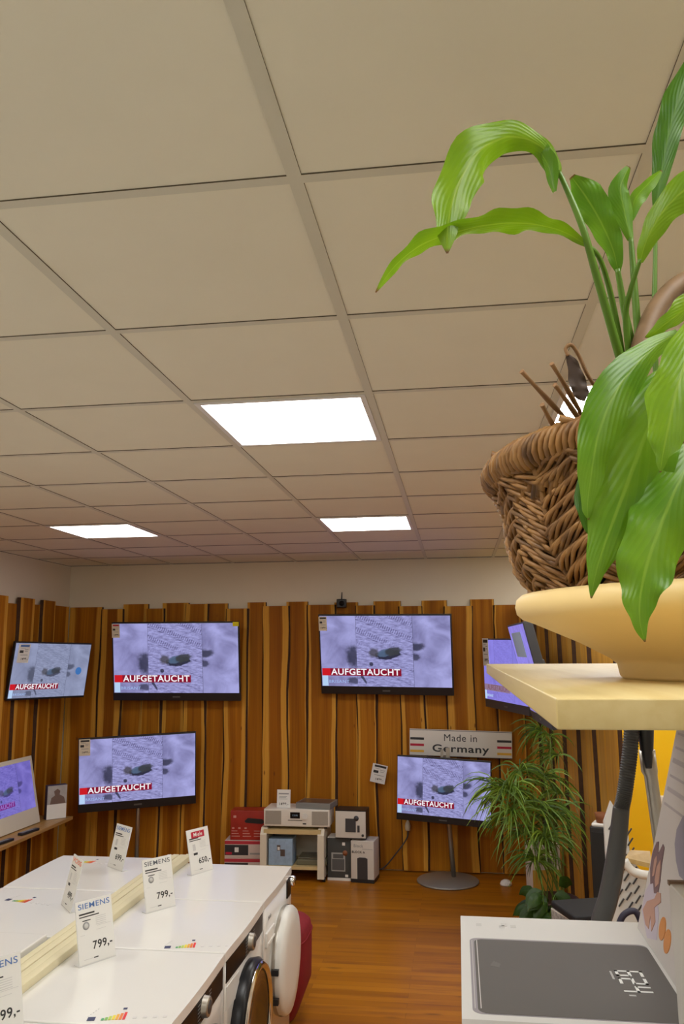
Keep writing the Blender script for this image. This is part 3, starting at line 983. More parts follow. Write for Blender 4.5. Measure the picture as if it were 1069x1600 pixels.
# cartons right of the rack
t = thing('product_box', 'dark grey radio carton standing on the floor beside the cream rack', 'box', pose((-1.055, 7.30, 0), -2, 0, 0), 'small cartons around the stereo')
b = B(); b.box(-0.10, 0.10, -0.08, 0.09, 0.022, 0.345, bev=0.003); b.build('carton', mat('anthracite_carton', (0.055, 0.06, 0.06, 1), 0.45), t)
b = B(); b.box(-0.10, 0.10, -0.08, 0.09, 0.0, 0.022); b.build('white_base', PAPER, t)
b = B(); b.box(-0.10, 0.10, -0.078, 0.09, 0.345, 0.347); b.build('white_top', PAPER, t)
b = B(); b.box(-0.065, 0.055, -0.083, -0.08, 0.075, 0.225); b.build('radio_picture', mat('radio_silver', (0.42, 0.42, 0.40, 1), 0.4), t)
b = B(); b.box(-0.058, 0.048, -0.085, -0.083, 0.085, 0.175); b.box(-0.05, 0.04, -0.085, -0.083, 0.18, 0.215); b.build('radio_picture_grille', mat('radio_grey', (0.10, 0.10, 0.10, 1), 0.6), t)
b = B(); b.box(0.03, 0.055, -0.082, -0.08, 0.285, 0.31); b.box(0.055, 0.08, -0.082, -0.08, 0.03, 0.05); b.build('white_marks', PAPER, t)
b = B(); b.lathe([(0, 0.002), (0.022, 0.002), (0.022, 0)], n=20, M=Matrix.Translation((0.055, -0.084, 0.225)) @ Matrix.Rotation(R(90), 4, 'X')); b.build('orange_sticker', mat('brown_orange', (0.28, 0.10, 0.04, 1), 0.5), t)
t = thing('product_box', 'white carton with a dark cylinder speaker pictured, rightmost on the floor', 'box', pose((-0.838, 7.26, 0), -7, 0, 0), 'small cartons around the stereo')
b = B(); b.box(-0.10, 0.10, -0.09, 0.11, 0, 0.335, bev=0.003); b.build('carton', mat('carton_white', (0.66, 0.62, 0.56, 1), 0.5), t)
b = B(); b.box(-0.10, 0.10, -0.092, -0.09, 0.0, 0.03); b.box(0.1, 0.1015, -0.09, 0.11, 0.0, 0.03); b.build('black_base', BLACK, t)
b = B(); b.prism([(-0.045 + 0.09 * i / 12, 0.0) for i in range(13)][::-1] and [(-0.045, 0.03), (0.045, 0.03), (0.045, 0.195), (0.025, 0.203), (-0.025, 0.203), (-0.045, 0.195)], -0.093, -0.09); b.build('speaker_picture', mat('speaker_black', (0.045, 0.045, 0.05, 1), 0.4), t)
text(t, 'carton_lettering', 'Block', 0.035, -0.035, 0.295, -0.0925, GREYINK, bold=0.01)
text(t, 'carton_lettering', 'BLOCK A', 0.026, -0.035, 0.245, -0.0925, INK, bold=0.01)
b = B(); b.box(0.0, 0.09, -0.0925, -0.09, 0.27, 0.2725); b.build('printed_rule', GREYINK, t)
t = thing('product_box', 'white black-topped carton stacked on the two floor cartons', 'box', pose((-0.945, 7.27, 0.348), -3, 0, 0), 'small cartons around the stereo')
b = B(); b.box(-0.132, 0.132, -0.085, 0.10, 0.0, 0.225, bev=0.003); b.build('carton', mat('carton_white', (0.66, 0.62, 0.56, 1), 0.5), t)
b = B(); b.box(-0.133, 0.133, -0.086, 0.101, 0.225, 0.233); b.box(0.132, 0.1335, -0.085, 0.10, 0, 0.225); b.box(-0.133, 0.133, -0.0865, -0.085, 0.0, 0.008); b.build('black_cover', BLACK, t)
b = B(); b.box(-0.045, 0.045, -0.0875, -0.085, 0.055, 0.165); b.box(0.058, 0.078, -0.0875, -0.085, 0.055, 0.11); b.lathe([(0, 0.003), (0.022, 0.003), (0.022, 0)], n=20, M=Matrix.Translation((0.05, -0.085, 0.168)) @ Matrix.Rotation(R(90), 4, 'X')); b.build('device_picture', DARKGREY, t)
b = B(); b.lathe([(0, 0.003), (0.011, 0.003), (0.011, 0)], n=16, M=Matrix.Translation((0.105, -0.0845, 0.03)) @ Matrix.Rotation(R(90), 4, 'X')); b.build('round_seal', INK, t)

# plug and cord
c_ = at(637, 1292, 7.5)
t = thing('power_plug', 'white mains plug with dark cord in the plank wall below the television', 'plug', (c_.x, 7.53, c_.z))
b = B(); b.lathe([(0, -0.035), (0.022, -0.035), (0.026, 0.0), (0.02, 0.025), (0.008, 0.05), (0, 0.05)], n=16); b.build('plug', mat('plug_white', (0.70, 0.64, 0.52, 1), 0.5), t)
b = B(); b.tube(smooth_path([(0, 0, -0.03), (-0.01, -0.01, -0.10), (-0.10, -0.02, -0.22), (-0.24, -0.03, -0.36), (-0.36, -0.05, -c_.z + 0.10), (-0.50, -0.06, -c_.z + 0.008)]), 0.006, 8); b.build('cord', DARKGREY, t)
c_ = atz(791, 1383, 0.0)
t = thing('motion_sensor', 'small white dome lying on the floor by the papyrus plant', 'sensor', (c_.x, c_.y, 0))
b = B(); b.lathe([(0, 0.0), (0.048, 0.0), (0.05, 0.012), (0.042, 0.03), (0.022, 0.042), (0, 0.045)], n=32); b.build('dome', ENAMEL2, t)
b = B(); b.box(-0.012, 0.012, -0.046, -0.04, 0.01, 0.022); b.build('slot', GREYINK, t)


# ------------------------------------------------------------------ washing machines
def energy_sticker(t, x, y, ang, z=0.8505):
    M = Matrix.Translation((x, y, z)) @ Matrix.Rotation(R(ang), 4, 'Z')
    b = B()
    cols = [(0.75, 0.02, 0.02), (0.80, 0.20, 0.02), (0.85, 0.42, 0.02), (0.85, 0.70, 0.02), (0.50, 0.65, 0.08), (0.22, 0.50, 0.10), (0.05, 0.35, 0.12)]
    mats = [mat('energy_%s' % n, c + (1,), 0.4) for n, c in zip(('red', 'orange', 'amber', 'yellow', 'lime', 'green', 'dark_green'), cols)]
    for i in range(7):
        b.box(0.03 - i * 0.0105, 0.038 - i * 0.0105, -0.05, 0.0 - 0.006 * i, 0, 0.0006, mi=i, M=M)
    mats.append(mat('energy_blue', (0.03, 0.04, 0.12, 1), 0.5))
    mats.append(GREYINK)
    b.box(-0.075, -0.052, -0.05, -0.025, 0, 0.0006, mi=7, M=M)
    for i in range(5):
        b.box(-0.078 + i * 0.005, -0.075 + i * 0.005, -0.02 + 0.012 * i, -0.013 + 0.012 * i, 0, 0.0005, mi=8, M=M)
    b.box(0.02, 0.032, 0.02, 0.032, 0, 0.0006, mi=7, M=M)
    for i in range(4):
        b.box(0.06 + i * 0.03, 0.072 + i * 0.03, -0.045, -0.03, 0, 0.0004, mi=8, M=M)
    mats[8] = PALEINK
    return b.build('energy_sticker', mats, t)


def washing_machine(label, M, style, top=0.85, D=0.645, W=0.598):
    """local frame: front faces -y, width along x, back at y = D"""
    t = thing('washing_machine', label, 'washing machine', M, 'white washing machines and dryers in two rows')
    b = B()
    b.box(-W / 2, W / 2, 0.02, D, 0.02, top - 0.036, bev=0.006)
    # fascia with a slight outward bulge
    n = 12
    ring = []
    for i in range(n + 1):
        x = -W / 2 + W * i / n
        y = 0.012 - 0.006 * math.cos(PI * (x / W)) - 0.001
        ring.append((b.v(x, y, top - 0.036), b.v(x, y + 0.0, top - 0.16), b.v(x, y + 0.006, 0.10), b.v(x, 0.03, top - 0.036), b.v(x, 0.03, 0.10)))
    for i in range(n):
        A, C = ring[i], ring[i + 1]
        b.face([A[0], C[0], C[1], A[1]], 0, None, True)
        b.face([A[1], C[1], C[2], A[2]], 0, None, True)
        b.face([A[0], A[3], C[3], C[0]])
        b.face([A[2], C[2], C[4], A[4]])
    for q in (ring[0], ring[-1]):
        b.face([q[0], q[1], q[2], q[4], q[3]])
    b.build('body', ENAMEL, t)
    b = B()
    tmp = bmesh.new()
    poly = [(-W / 2, D), (W / 2, D)] + [(W / 2 - W * i / n, 0.011 - 0.006 * math.cos(PI * (0.5 - i / n)) - 0.002) for i in range(n + 1)]
    lo = [tmp.verts.new((x, y, top - 0.034)) for x, y in poly]
    hi = [tmp.verts.new((x, y, top)) for x, y in poly]
    tmp.faces.new(lo); tmp.faces.new(list(reversed(hi)))
    for i in range(len(poly)):
        j = (i + 1) % len(poly)
        tmp.faces.new([lo[i], hi[i], hi[j], lo[j]])
    bmesh.ops.bevel(tmp, geom=[e for e in tmp.edges if abs(e.verts[0].co.z - top) < 1e-6 and abs(e.verts[1].co.z - top) < 1e-6], offset=0.006, segments=3, profile=0.6, affect='EDGES')
    b.merge(tmp)
    b.build('worktop', ENAMEL, t)
    for sx in (-1, 1):
        for y in (0.07, D - 0.06):
            b = B(); b.cyl((sx * 0.25, y, 0), (sx * 0.25, y, 0.025), 0.02, n=14); b.build('foot', BLACK, t)
    fy = 0.004
    if style == 'none':
        return t

    def curved(x0, x1, z0, z1, d, name, mt):
        b = B()
        rows = []
        for i in range(9):
            x = x0 + (x1 - x0) * i / 8
            y = 0.012 - 0.006 * math.cos(PI * (x / W)) - 0.001 - d
            rows.append((b.v(x, y, z0), b.v(x, y, z1), b.v(x, y + d + 0.001, z0), b.v(x, y + d + 0.001, z1)))
        for A, C in zip(rows, rows[1:]):
            b.face([A[0], C[0], C[1], A[1]]); b.face([A[1], C[1], C[3], A[3]]); b.face([A[0], A[2], C[2], C[0]])
        b.face([rows[0][0], rows[0][1], rows[0][3], rows[0][2]]); b.face([rows[-1][0], rows[-1][2], rows[-1][3], rows[-1][1]])
        return b.build(name, mt, t)
    RX = Matrix.Rotation(R(90), 4, 'X')
    if style == 'glass':
        curved(-0.285, 0.275, top - 0.110, top - 0.036, 0.003, 'control_panel', BLACKGLASS)
        b = B(); b.lathe([(0, 0.022), (0.028, 0.022), (0.032, 0.018), (0.033, 0.004), (0.036, 0.0)], n=36, M=Matrix.Translation((0.035, 0.004, top - 0.072)) @ RX); b.build('knob', STEEL, t)
        b = B(); b.lathe([(0, 0.024), (0.019, 0.024), (0.022, 0.0215)], n=30, M=Matrix.Translation((0.035, 0.004, top - 0.072)) @ RX); b.build('knob_cap', DARKGREY, t)
        b = B()
        for i in range(6):
            b.box(-0.035, -0.008, -0.0, 0.0006, top - 0.103 + i * 0.011, top - 0.100 + i * 0.011)
            b.box(0.085, 0.11, -0.0, 0.0006, top - 0.103 + i * 0.011, top - 0.100 + i * 0.011)
        b.build('panel_marks', mat('panel_mark_grey', (0.20, 0.20, 0.20, 1), 0.5), t)
        # drawer outline below the strip
        curved(-0.28, -0.12, top - 0.205, top - 0.125, 0.003, 'detergent_drawer', ENAMEL)
        c = (0.0, 0.010, 0.485)
        Mx = Matrix.Translation(c) @ RX
        b = B(); b.lathe([(0.232, 0.0), (0.238, 0.035), (0.222, 0.055), (0.19, 0.052)], n=72, M=Mx); b.build('door_ring', mat('door_black', (0.012, 0.012, 0.014, 1), 0.3, spec=0.3), t)
        b = B(); b.lathe([(0.224, 0.0545), (0.215, 0.064), (0.203, 0.064), (0.196, 0.0535)], n=72, M=Mx); b.build('chrome_ring', CHROME, t)
        b = B(); b.lathe([(0.197, 0.052), (0.15, 0.046), (0.08, 0.030), (0, 0.024)], n=60, M=Mx); b.build('door_glass', mat('porthole_glass', (0.02, 0.015, 0.012, 1), 0.03, spec=0.9), t)
    else:
        b = B(); b.box(0.20, 0.285, -0.0, 0.008, top - 0.13, top - 0.05, M=Matrix.Translation((-0.035, 0.001, 0.012))); b.build('display', BLACKGLASS, t)
        b = B(); b.lathe([(0, 0.026), (0.022, 0.026), (0.026, 0.020), (0.026, 0.0)], n=36, M=Matrix.Translation((0.268, 0.010, top - 0.062)) @ RX); b.build('knob', CHROME, t)
        text(t, 'panel_lettering', 'Miele', 0.026, -0.20, top - 0.09, 0.006, GREYINK)
        b = B(); b.box(-0.27, -0.12, 0.0, 0.012, top - 0.20, top - 0.14, bev=0.003); b.box(-0.26, -0.13, -0.004, 0.002, top - 0.19, top - 0.182, mi=0); b.build('flap', ENAMEL2, t)
        Mx = Matrix.Translation((0.03, 0.010, 0.505)) @ RX
        b = B(); b.lathe([(0.225, 0.0), (0.231, 0.045), (0.220, 0.060), (0.15, 0.066), (0, 0.069)], n=72, M=Mx); b.build('round_door', ENAMEL2, t)
        b = B(); b.lathe([(0.229, 0.010), (0.2335, 0.022), (0.232, 0.028)], n=72, M=Mx); b.build('door_trim', STEEL, t)
        for dz in (-0.06, 0.06):
            b = B(); b.box(-0.215, -0.19, -0.038, -0.005, 0.47 + dz - 0.012, 0.47 + dz + 0.012); b.build('hinge', BLACK, t)
    return t


XF = -0.865          # front of the right-hand row, facing +x
def right_pose(yc, dz=0):
    return pose((XF, yc, dz), 90, 0, 0)


def left_pose(yc, dz=0):
    return pose((-2.165, yc, dz), -90, 0, 0)


w1 = washing_machine('white dryer with closed round white door, at the far end of the right row', right_pose(3.988), 'white')
w2 = washing_machine('white front loader with chrome-ringed dark porthole beside the round-doored dryer', right_pose(3.382), 'glass')
w3 = washing_machine('white front loader under the blue-lettered 799 sign, third from the far end', right_pose(2.776), 'glass')
w4 = washing_machine('nearest white front loader of the right row, at the bottom edge of the picture', right_pose(2.170), 'glass')
w5 = washing_machine('white machine at the far left corner of the left row, under the rear 699 sign', left_pose(4.07), 'none')
w6 = washing_machine('white machine of the left row carrying the orange-headed sign', left_pose(3.464), 'none')
w7 = washing_machine('slightly taller white machine of the left row at the left picture edge', left_pose(2.80), 'none', top=0.882, D=0.585)
energy_sticker(w2, *(w2.matrix_basis.inverted() @ Vector((-1.05, 3.16, 0)))[:2], -78)
energy_sticker(w3, *(w3.matrix_basis.inverted() @ Vector((-1.07, 2.56, 0)))[:2], -78)
energy_sticker(w5, *(w5.matrix_basis.inverted() @ Vector((-1.96, 4.28, 0)))[:2], 78)
energy_sticker(w6, *(w6.matrix_basis.inverted() @ Vector((-1.95, 3.61, 0)))[:2], 78)

# cream mouldings lying on the joint between the two rows
for k, (x0, x1, z1) in enumerate(((-1.562, -1.535, 0.872), (-1.530, -1.497, 0.874), (-1.492, -1.462, 0.874), (-1.457, -1.425, 0.878))):
    lab = ('narrow cream moulding strip on the left side of the bundle between the two rows', 'second cream moulding strip from the left in the bundle', 'third cream moulding strip from the left in the bundle', 'right-hand cream moulding strip with the deep yellowish side, beside the price signs')[k]
    b = B(); b.box(x0, x1, 1.9, 4.36, 0.8505, z1, bev=0.0025)
    tag(b.build('moulding_strip', CREAMWOOD), lab, 'moulding', 'cream moulding strips between the machines')


# ------------------------------------------------------------------ price signs on the machines
def price_sign(label, base_mid, yaw, head, price, headmat=BLUEINK, headbox=None, tilt=-13, w=0.148, h=0.21, pic=True):
    t = thing('price_sign', label, 'price sign', pose(base_mid, yaw, 0, 0), 'upright price signs on the washing machines')
    Mt = Matrix.Rotation(R(tilt), 4, 'X')
    b = B(); b.box(-w / 2, w / 2, 0.0, 0.032, 0.0, 0.003); b.box(-w / 2, w / 2, 0.0005, 0.0030, 0.001, h, M=Mt); b.build('acrylic_stand', ACRYL, t)
    b = B(); b.box(-w / 2 + 0.001, w / 2 - 0.001, -0.0012, 0.0, 0.004, h - 0.001, M=Mt); card = b.build('card', PAPER, t)
    hold = []
    if headbox:
        b = B(); b.box(-w * 0.31, w * 0.29, -0.0018, -0.0012, h * 0.795, h * 0.94, M=Mt); b.build('heading_box', headbox, card)
        hold.append(text(card, 'heading', head, h * 0.125, -w * 0.01, h * 0.866, -0.002, PAPER, bold=0.006))
    else:
        tx = text(card, 'heading', head, h * 0.125, 0, h * 0.905, -0.0016, headmat, bold=0.002)
        fitw(tx, w * 0.86)
        hold.append(tx)
    hold.append(text(card, 'price', price, h * 0.175, w * 0.16, h * 0.27, -0.0016, INK, bold=0.012))
    b = B()
    fine_print(b, [(-w * 0.42, w * 0.0, h * 0.775, h * 0.80), (-w * 0.42, w * 0.12, h * 0.735, h * 0.752)], 1)
    fine_print(b, [(w * 0.02, w * 0.3, h * (0.70 - 0.03 * i), h * (0.709 - 0.03 * i)) for i in range(5)], 2)
    fine_print(b, [(w * 0.05, w * 0.42, h * 0.56, h * 0.566), (w * 0.02, w * 0.28, h * 0.50, h * 0.506), (-w * 0.42, -w * 0.3, h * 0.46, h * 0.466)], 0)
    lines = b
    foot = B()
    fine_print(foot, [(-w * 0.36, w * 0.0, h * 0.085, h * 0.092)], 0)
    foot.box(-w * 0.1, w * 0.02, -0.0008, 0.0, h * 0.08, h * 0.096, mi=1)
    b = B()
    if pic:
        b.lathe([(0, 0.0006), (w * 0.09, 0.0006), (w * 0.09, 0.0)], n=24, mi=3, M=Matrix.Translation((-w * 0.25, 0.0, h * 0.60)) @ Matrix.Rotation(R(90), 4, 'X'))
        b.lathe([(0, 0.0009), (w * 0.055, 0.0009), (w * 0.055, 0.0005)], n=20, mi=2, M=Matrix.Translation((-w * 0.25, 0.0, h * 0.60)) @ Matrix.Rotation(R(90), 4, 'X'))
        b.box(-w * 0.34, -w * 0.12, -0.0006, 0, h * 0.675, h * 0.69, mi=1)
    else:
        b.box(-w * 0.30, -w * 0.18, -0.0006, 0, h * 0.52, h * 0.66, mi=2)
        b.box(-w * 0.30, -w * 0.12, -0.0006, 0, h * 0.42, h * 0.47, mi=1)
    for q, nm in ((lines, 'fine_print'), (b, 'product_picture'), (foot, 'footer_line')):
        fp = q.build(nm, [PALEINK, INK, PALEINK, GREYINK], card)
        fp.data.transform(Mt @ Matrix.Translation((0, -0.0012, 0)))
    for o in hold:
        o.data.transform(Mt)
    return t


def mid(a, c):
    return (Vector(a) + Vector(c)) / 2


price_sign('price sign with blue heading reading 799 on the front machine of the right row', mid((-1.341, 2.879, 0.8505), (-1.261, 3.002, 0.8505)), 57, 'SIEMENS', '799,-')
price_sign('price sign with dark heading reading 799 in the middle of the right row', mid((-1.329, 3.472, 0.8505), (-1.244, 3.585, 0.8505)), 54, 'SIEMENS', '799,-', headmat=mat('slate_ink', (0.10, 0.11, 0.13, 1), 0.6))
price_sign('price sign with red heading box reading 650 on the far dryer', mid((-1.324, 4.05, 0.8505), (-1.258, 4.182, 0.8505)), 62, 'Miele', '650,-', headbox=REDINK, pic=False)
price_sign('price sign reading 699 turned to the left row, farthest back', mid((-1.819, 4.172, 0.8505), (-1.697, 4.085, 0.8505)), -37, 'SIEMENS', '699,-', pic=False)
price_sign('narrow-seen price sign with orange heading on the left row', mid((-1.745, 3.545, 0.8505), (-1.66, 3.44, 0.8505)), -49, 'VOSS', '499,-', headmat=ORANGEINK, pic=False)
price_sign('price sign cut by the left picture edge, nearest the camera', mid((-1.365, 2.29, 0.8505), (-1.290, 2.42, 0.8505)), 58, 'SIEMENS', '599,-', pic=False)

# red tub chair behind the dryer door
t = thing('pouffe', 'red fabric tapered seat on the floor beyond the white dryer door', 'pouffe', pose((-1.075, 4.60, 0), 0, 0, 0))
b = B()
N = 40
prof = [(0.15, 0.02), (0.175, 0.04), (0.233, 0.19), (0.235, 0.30), (0.235, 0.43), (0.228, 0.465), (0.205, 0.485), (0.12, 0.495), (0.0, 0.495)]
tmp = bmesh.new()
rings = []
for r, z in prof:
    ring = []
    for j in range(N):
        a = 2 * PI * j / N
        e = 0.55
        cx, sx = math.cos(a), math.sin(a)
        ring.append(tmp.verts.new((r * math.copysign(abs(cx) ** e, cx), r * math.copysign(abs(sx) ** e, sx), z)))
    rings.append(ring)
for A, C in zip(rings, rings[1:]):
    for j in range(N):
        tmp.faces.new([A[j], A[(j + 1) % N], C[(j + 1) % N], C[j]])
b.merge(tmp, smooth=True)
b.build('shell', REDFAB, t)
b = B(); b.tube([(0.236 * math.copysign(abs(math.cos(a)) ** .55, math.cos(a)), 0.236 * math.copysign(abs(math.sin(a)) ** .55, math.sin(a)), 0.425) for a in [2 * PI * i / 60 + 0.01 for i in range(60)]], 0.004, 6, closed=True); b.build('seam', REDFAB, t)
b = B(); b.lathe([(0, 0), (0.14, 0), (0.14, 0.022), (0, 0.022)], n=32); b.build('base', BLACK, t)

# ------------------------------------------------------------------ shelf rack at right
rk = thing('shelf_rack', 'display rack whose pale birch shelf board juts in at the right', 'shelf', (0.42, 1.05, 0))
b = B(); b.box(0.057 - 0.42, 0.80 - 0.42, 0.50 - 1.05, 1.65 - 1.05, 1.893, 1.911, bev=0.0012); tag(b.build('birch_shelf', BIRCH, rk), 'pale birch shelf board')
b = B(); b.box(-0.40, 0.38, -0.50, 0.50, 1.395, 1.42, bev=0.002); b.build('lower_shelf', ENAMEL2, rk)
for x in (0.36,):
    for y in (-0.48, 0.48):
        b = B(); b.box(x - 0.02, x + 0.02, y - 0.02, y + 0.02, 0, 1.893); b.build('upright', ENAMEL2, rk)
for y in (-0.48, 0.48):
    b = B(); b.box(-0.36, -0.32, y - 0.02, y + 0.02, 0, 1.395); b.build('leg', ENAMEL2, rk)

# scale carton
t = thing('scale_box', 'white flat carton with a grey bathroom scale printed on its lid', 'box', (0, 0, 1.42))
X0, X1, Y0, Y1, HT = -0.008, 0.301, 0.92, 1.522, 0.06
b = B(); b.box(X0, X1, Y0, Y1, 0, HT, bev=0.0015); b.build('carton', mat('scale_carton', (0.72, 0.715, 0.71, 1), 0.55, spec=0.25), t)
SG = mat('printed_scale_grey', (0.125, 0.115, 0.11, 1), 0.6, spec=0.2)
SG2 = mat('printed_scale_edge', (0.30, 0.28, 0.32, 1), 0.4)


def rounded(x0, x1, y0, y1, r, n=6):
    pts = []
    for cx, cy, a0 in ((x1 - r, y1 - r, 0), (x0 + r, y1 - r, 90), (x0 + r, y0 + r, 180), (x1 - r, y0 + r, 270)):
        for i in range(n + 1):
            a = R(a0 + 90 * i / n)
            pts.append((cx + r * math.cos(a), cy + r * math.sin(a)))
    return pts


def slab(b, pts, z0, z1, mi=0):
    lo = [b.v(x, y, z0) for x, y in pts]
    hi = [b.v(x, y, z1) for x, y in pts]
    b.face(hi, mi); b.face(list(reversed(lo)), mi)
    for i in range(len(pts)):
        j = (i + 1) % len(pts)
        b.face([lo[i], lo[j], hi[j], hi[i]], mi)


b = B(); slab(b, rounded(0.006, 0.279, 1.135, 1.412, 0.014), HT, HT + 0.0004); b.build('scale_print_edge', SG2, t)
b = B(); slab(b, rounded(0.013, 0.279, 1.137, 1.406, 0.014), HT, HT + 0.0008); b.build('scale_print', SG, t)
b = B()
b.box(0.0165, 0.0178, 1.15, 1.40, HT + 0.0008, HT + 0.0011); b.box(0.009, 0.010, 1.15, 1.40, HT + 0.0004, HT + 0.0008)
b.build('scale_print_highlight', mat('printed_highlight', (0.62, 0.60, 0.60, 1), 0.4), t)
PRW = mat('printed_white', (0.78, 0.80, 0.80, 1), 0.4)
# seven-segment 624 reading towards the near side
SEG = {'6': 'afgedc', '2': 'abged', '4': 'fgbc'}
b = B()


def seg_digit(ch, ox, oy, s):
    # digit frame: width w along -y, height along x to the right-hand side (text rotated a quarter turn)
    w, h, th = 0.52 * s, s, 0.11 * s
    S = {'a': (0, w, h - th, h), 'g': (0, w, h / 2 - th / 2, h / 2 + th / 2), 'd': (0, w, 0, th),
         'f': (0, th, h / 2, h), 'e': (0, th, 0, h / 2), 'b': (w - th, w, h / 2, h), 'c': (w - th, w, 0, h / 2)}
    for c in SEG[ch]:
        a0, a1, h0, h1 = S[c]
        b.box(ox + h0, ox + h1, oy - a1, oy - a0, HT + 0.0008, HT + 0.0012)


for i, ch in enumerate('624'):
    seg_digit(ch, 0.211, 1.300 - i * 0.0275, 0.038)
b.build('display_digits', PRW, t)
b = B(); b.box(0.2035, 0.2065, 1.267, 1.296, HT + 0.0008, HT + 0.0011); b.box(0.215, 0.224, 1.212, 1.216, HT + 0.0008, HT + 0.0011); b.build('unit_mark', mat('printed_grey', (0.42, 0.42, 0.42, 1), 0.4), t)
b = B(); slab(b, [(0.034, 1.296), (0.047, 1.29), (0.05, 1.305), (0.040, 1.315)], HT + 0.0008, HT + 0.0010); b.build('faint_logo', mat('printed_dim', (0.155, 0.145, 0.14, 1), 0.6, spec=0.2), t)
b = B()
for (x, y) in ((0.018, 1.478), (0.056, 1.472), (0.060, 1.482), (0.075, 1.476)):
    b.box(x, x + 0.009, y - 0.008, y + 0.006, HT, HT + 0.0003)
b.build('lid_print', PALEINK, t)
b = B(); b.box(X0, X1, Y0, 1.118, HT, HT + 0.0003); b.build('grey_band', mat('carton_grey_band', (0.50, 0.48, 0.46, 1), 0.45), t)
b = B(); b.box(0.018, 0.03, 1.085, 1.096, HT + 0.0003, HT + 0.0006); b.box(0.03, 0.04, 1.085, 1.096, HT + 0.0003, HT + 0.0006, mi=1); b.build('coloured_logo', [GOLDINK, REDINK], t)

# leaning carton with photo
Ml = Matrix.Translation((0.284, 1.175, 1.4805)) @ Matrix.Rotation(R(15), 4, 'Y')
t = thing('product_box', 'white leaning carton with hands and orange dots pictured, standing on the scale carton', 'box', Ml, 'cartons on the display rack')
b = B(); b.box(0.0, 0.05, 0.0, 0.318, 0.0, 0.40, bev=0.0015); b.build('carton', mat('leaning_carton', (0.62, 0.58, 0.57, 1), 0.5), t)


def on_face(b, poly, d, mi=0):
    """polygon of (y from the near edge, z) on the left face"""
    a = [b.v(-d, y, z) for y, z in poly]
    c = [b.v(0.0, y, z) for y, z in poly]
    b.face(a, mi)
    n = len(poly)
    for i in range(n):
        b.face([a[i], c[i], c[(i + 1) % n], a[(i + 1) % n]], mi)


b = B()
for k in range(8):
    z = 0.372 - k * 0.0235
    ln = (0.10, 0.16, 0.13, 0.15, 0.09, 0.14, 0.12, 0.13)[k]
    th = (0.004, 0.008, 0.004, 0.004, 0.008, 0.004, 0.007, 0.004)[k]
    on_face(b, [(0.302, z), (0.302, z + th), (0.302 - ln, z + th), (0.302 - ln, z)], 0.0006)
b.build('fine_print', mat('print_lilac', (0.46, 0.42, 0.45, 1), 0.5), t)
b = B(); on_face(b, [(0.31, 0.03), (0.31, 0.062), (0.29, 0.085), (0.255, 0.08), (0.215, 0.055), (0.20, 0.02), (0.25, 0.006)], 0.0006); b.build('photo_shirt', mat('print_pale_violet', (0.56, 0.50, 0.60, 1), 0.5), t)
b = B(); on_face(b, [(0.312, 0.125), (0.300, 0.145), (0.290, 0.148), (0.279, 0.130), (0.263, 0.150), (0.252, 0.147), (0.248, 0.12), (0.240, 0.099), (0.238, 0.079), (0.259, 0.073), (0.274, 0.085), (0.289, 0.079), (0.308, 0.100)], 0.0010); b.build('photo_hair', mat('print_brown', (0.20, 0.12, 0.13, 1), 0.5), t)
b = B(); on_face(b, [(0.292, 0.118), (0.284, 0.126), (0.276, 0.118), (0.276, 0.096), (0.286, 0.092)], 0.0014); b.build('photo_face', mat('print_skin', (0.52, 0.30, 0.23, 1), 0.5), t)
b = B(); on_face(b, [(0.270, 0.112), (0.258, 0.126), (0.250, 0.115), (0.244, 0.092), (0.256, 0.083), (0.268, 0.092)], 0.0014); b.build('photo_face', mat('print_skin', (0.52, 0.30, 0.23, 1), 0.5), t)
b = B(); on_face(b, [(0.225, 0.083), (0.215, 0.072), (0.241, 0.056), (0.222, 0.040), (0.232, 0.022), (0.253, 0.040), (0.250, 0.020), (0.270, 0.020), (0.302, 0.034), (0.287, 0.052), (0.250, 0.067), (0.241, 0.080)], 0.0014); b.build('photo_hands', mat('print_skin', (0.52, 0.30, 0.23, 1), 0.5), t)
b = B(); on_face(b, [(0.150, 0.13), (0.180, 0.145), (0.202, 0.165), (0.206, 0.186), (0.188, 0.210), (0.15, 0.225), (0.08, 0.22), (0.03, 0.18), (0.04, 0.13)], 0.0008); b.build('photo_device', mat('print_grey_violet', (0.30, 0.28, 0.36, 1), 0.5), t)
for (y, z, r) in ((0.182, 0.043, 0.0165), (0.148, 0.036, 0.0165)):
    b = B(); on_face(b, [(y + r * math.cos(2 * PI * i / 24), z + r * math.sin(2 * PI * i / 24)) for i in range(24)], 0.001)
    b.build('orange_dot', mat('print_orange', (0.66, 0.27, 0.07, 1), 0.5), t)
t = thing('product_box', 'plain white carton with brown top edge at the right picture edge', 'box', (0.385, 1.0, 1.4805), 'cartons on the display rack')
b = B(); b.box(-0.135, 0.135, -0.10, 0.10, 0, 0.174, bev=0.0015); b.build('carton', mat('plain_carton', (0.60, 0.57, 0.54, 1), 0.45), t)
b = B(); b.box(-0.136, 0.135, 0.094, 0.102, 0.172, 0.177); b.build('brown_edge', mat('card_brown', (0.16, 0.09, 0.05, 1), 0.6), t)
t = thing('product_box', 'white carton behind the leaning one, outside the right picture edge', 'box', (0.60, 1.36, 1.42), 'cartons on the display rack')
b = B(); b.box(-0.13, 0.13, -0.15, 0.15, 0, 0.36, bev=0.002); b.build('carton', mat('plain_carton', (0.60, 0.57, 0.54, 1), 0.45), t)
b = B(); b.box(-0.131, 0.131, -0.151, 0.151, 0.17, 0.19); b.build('tape', CREAMPAPER, t)

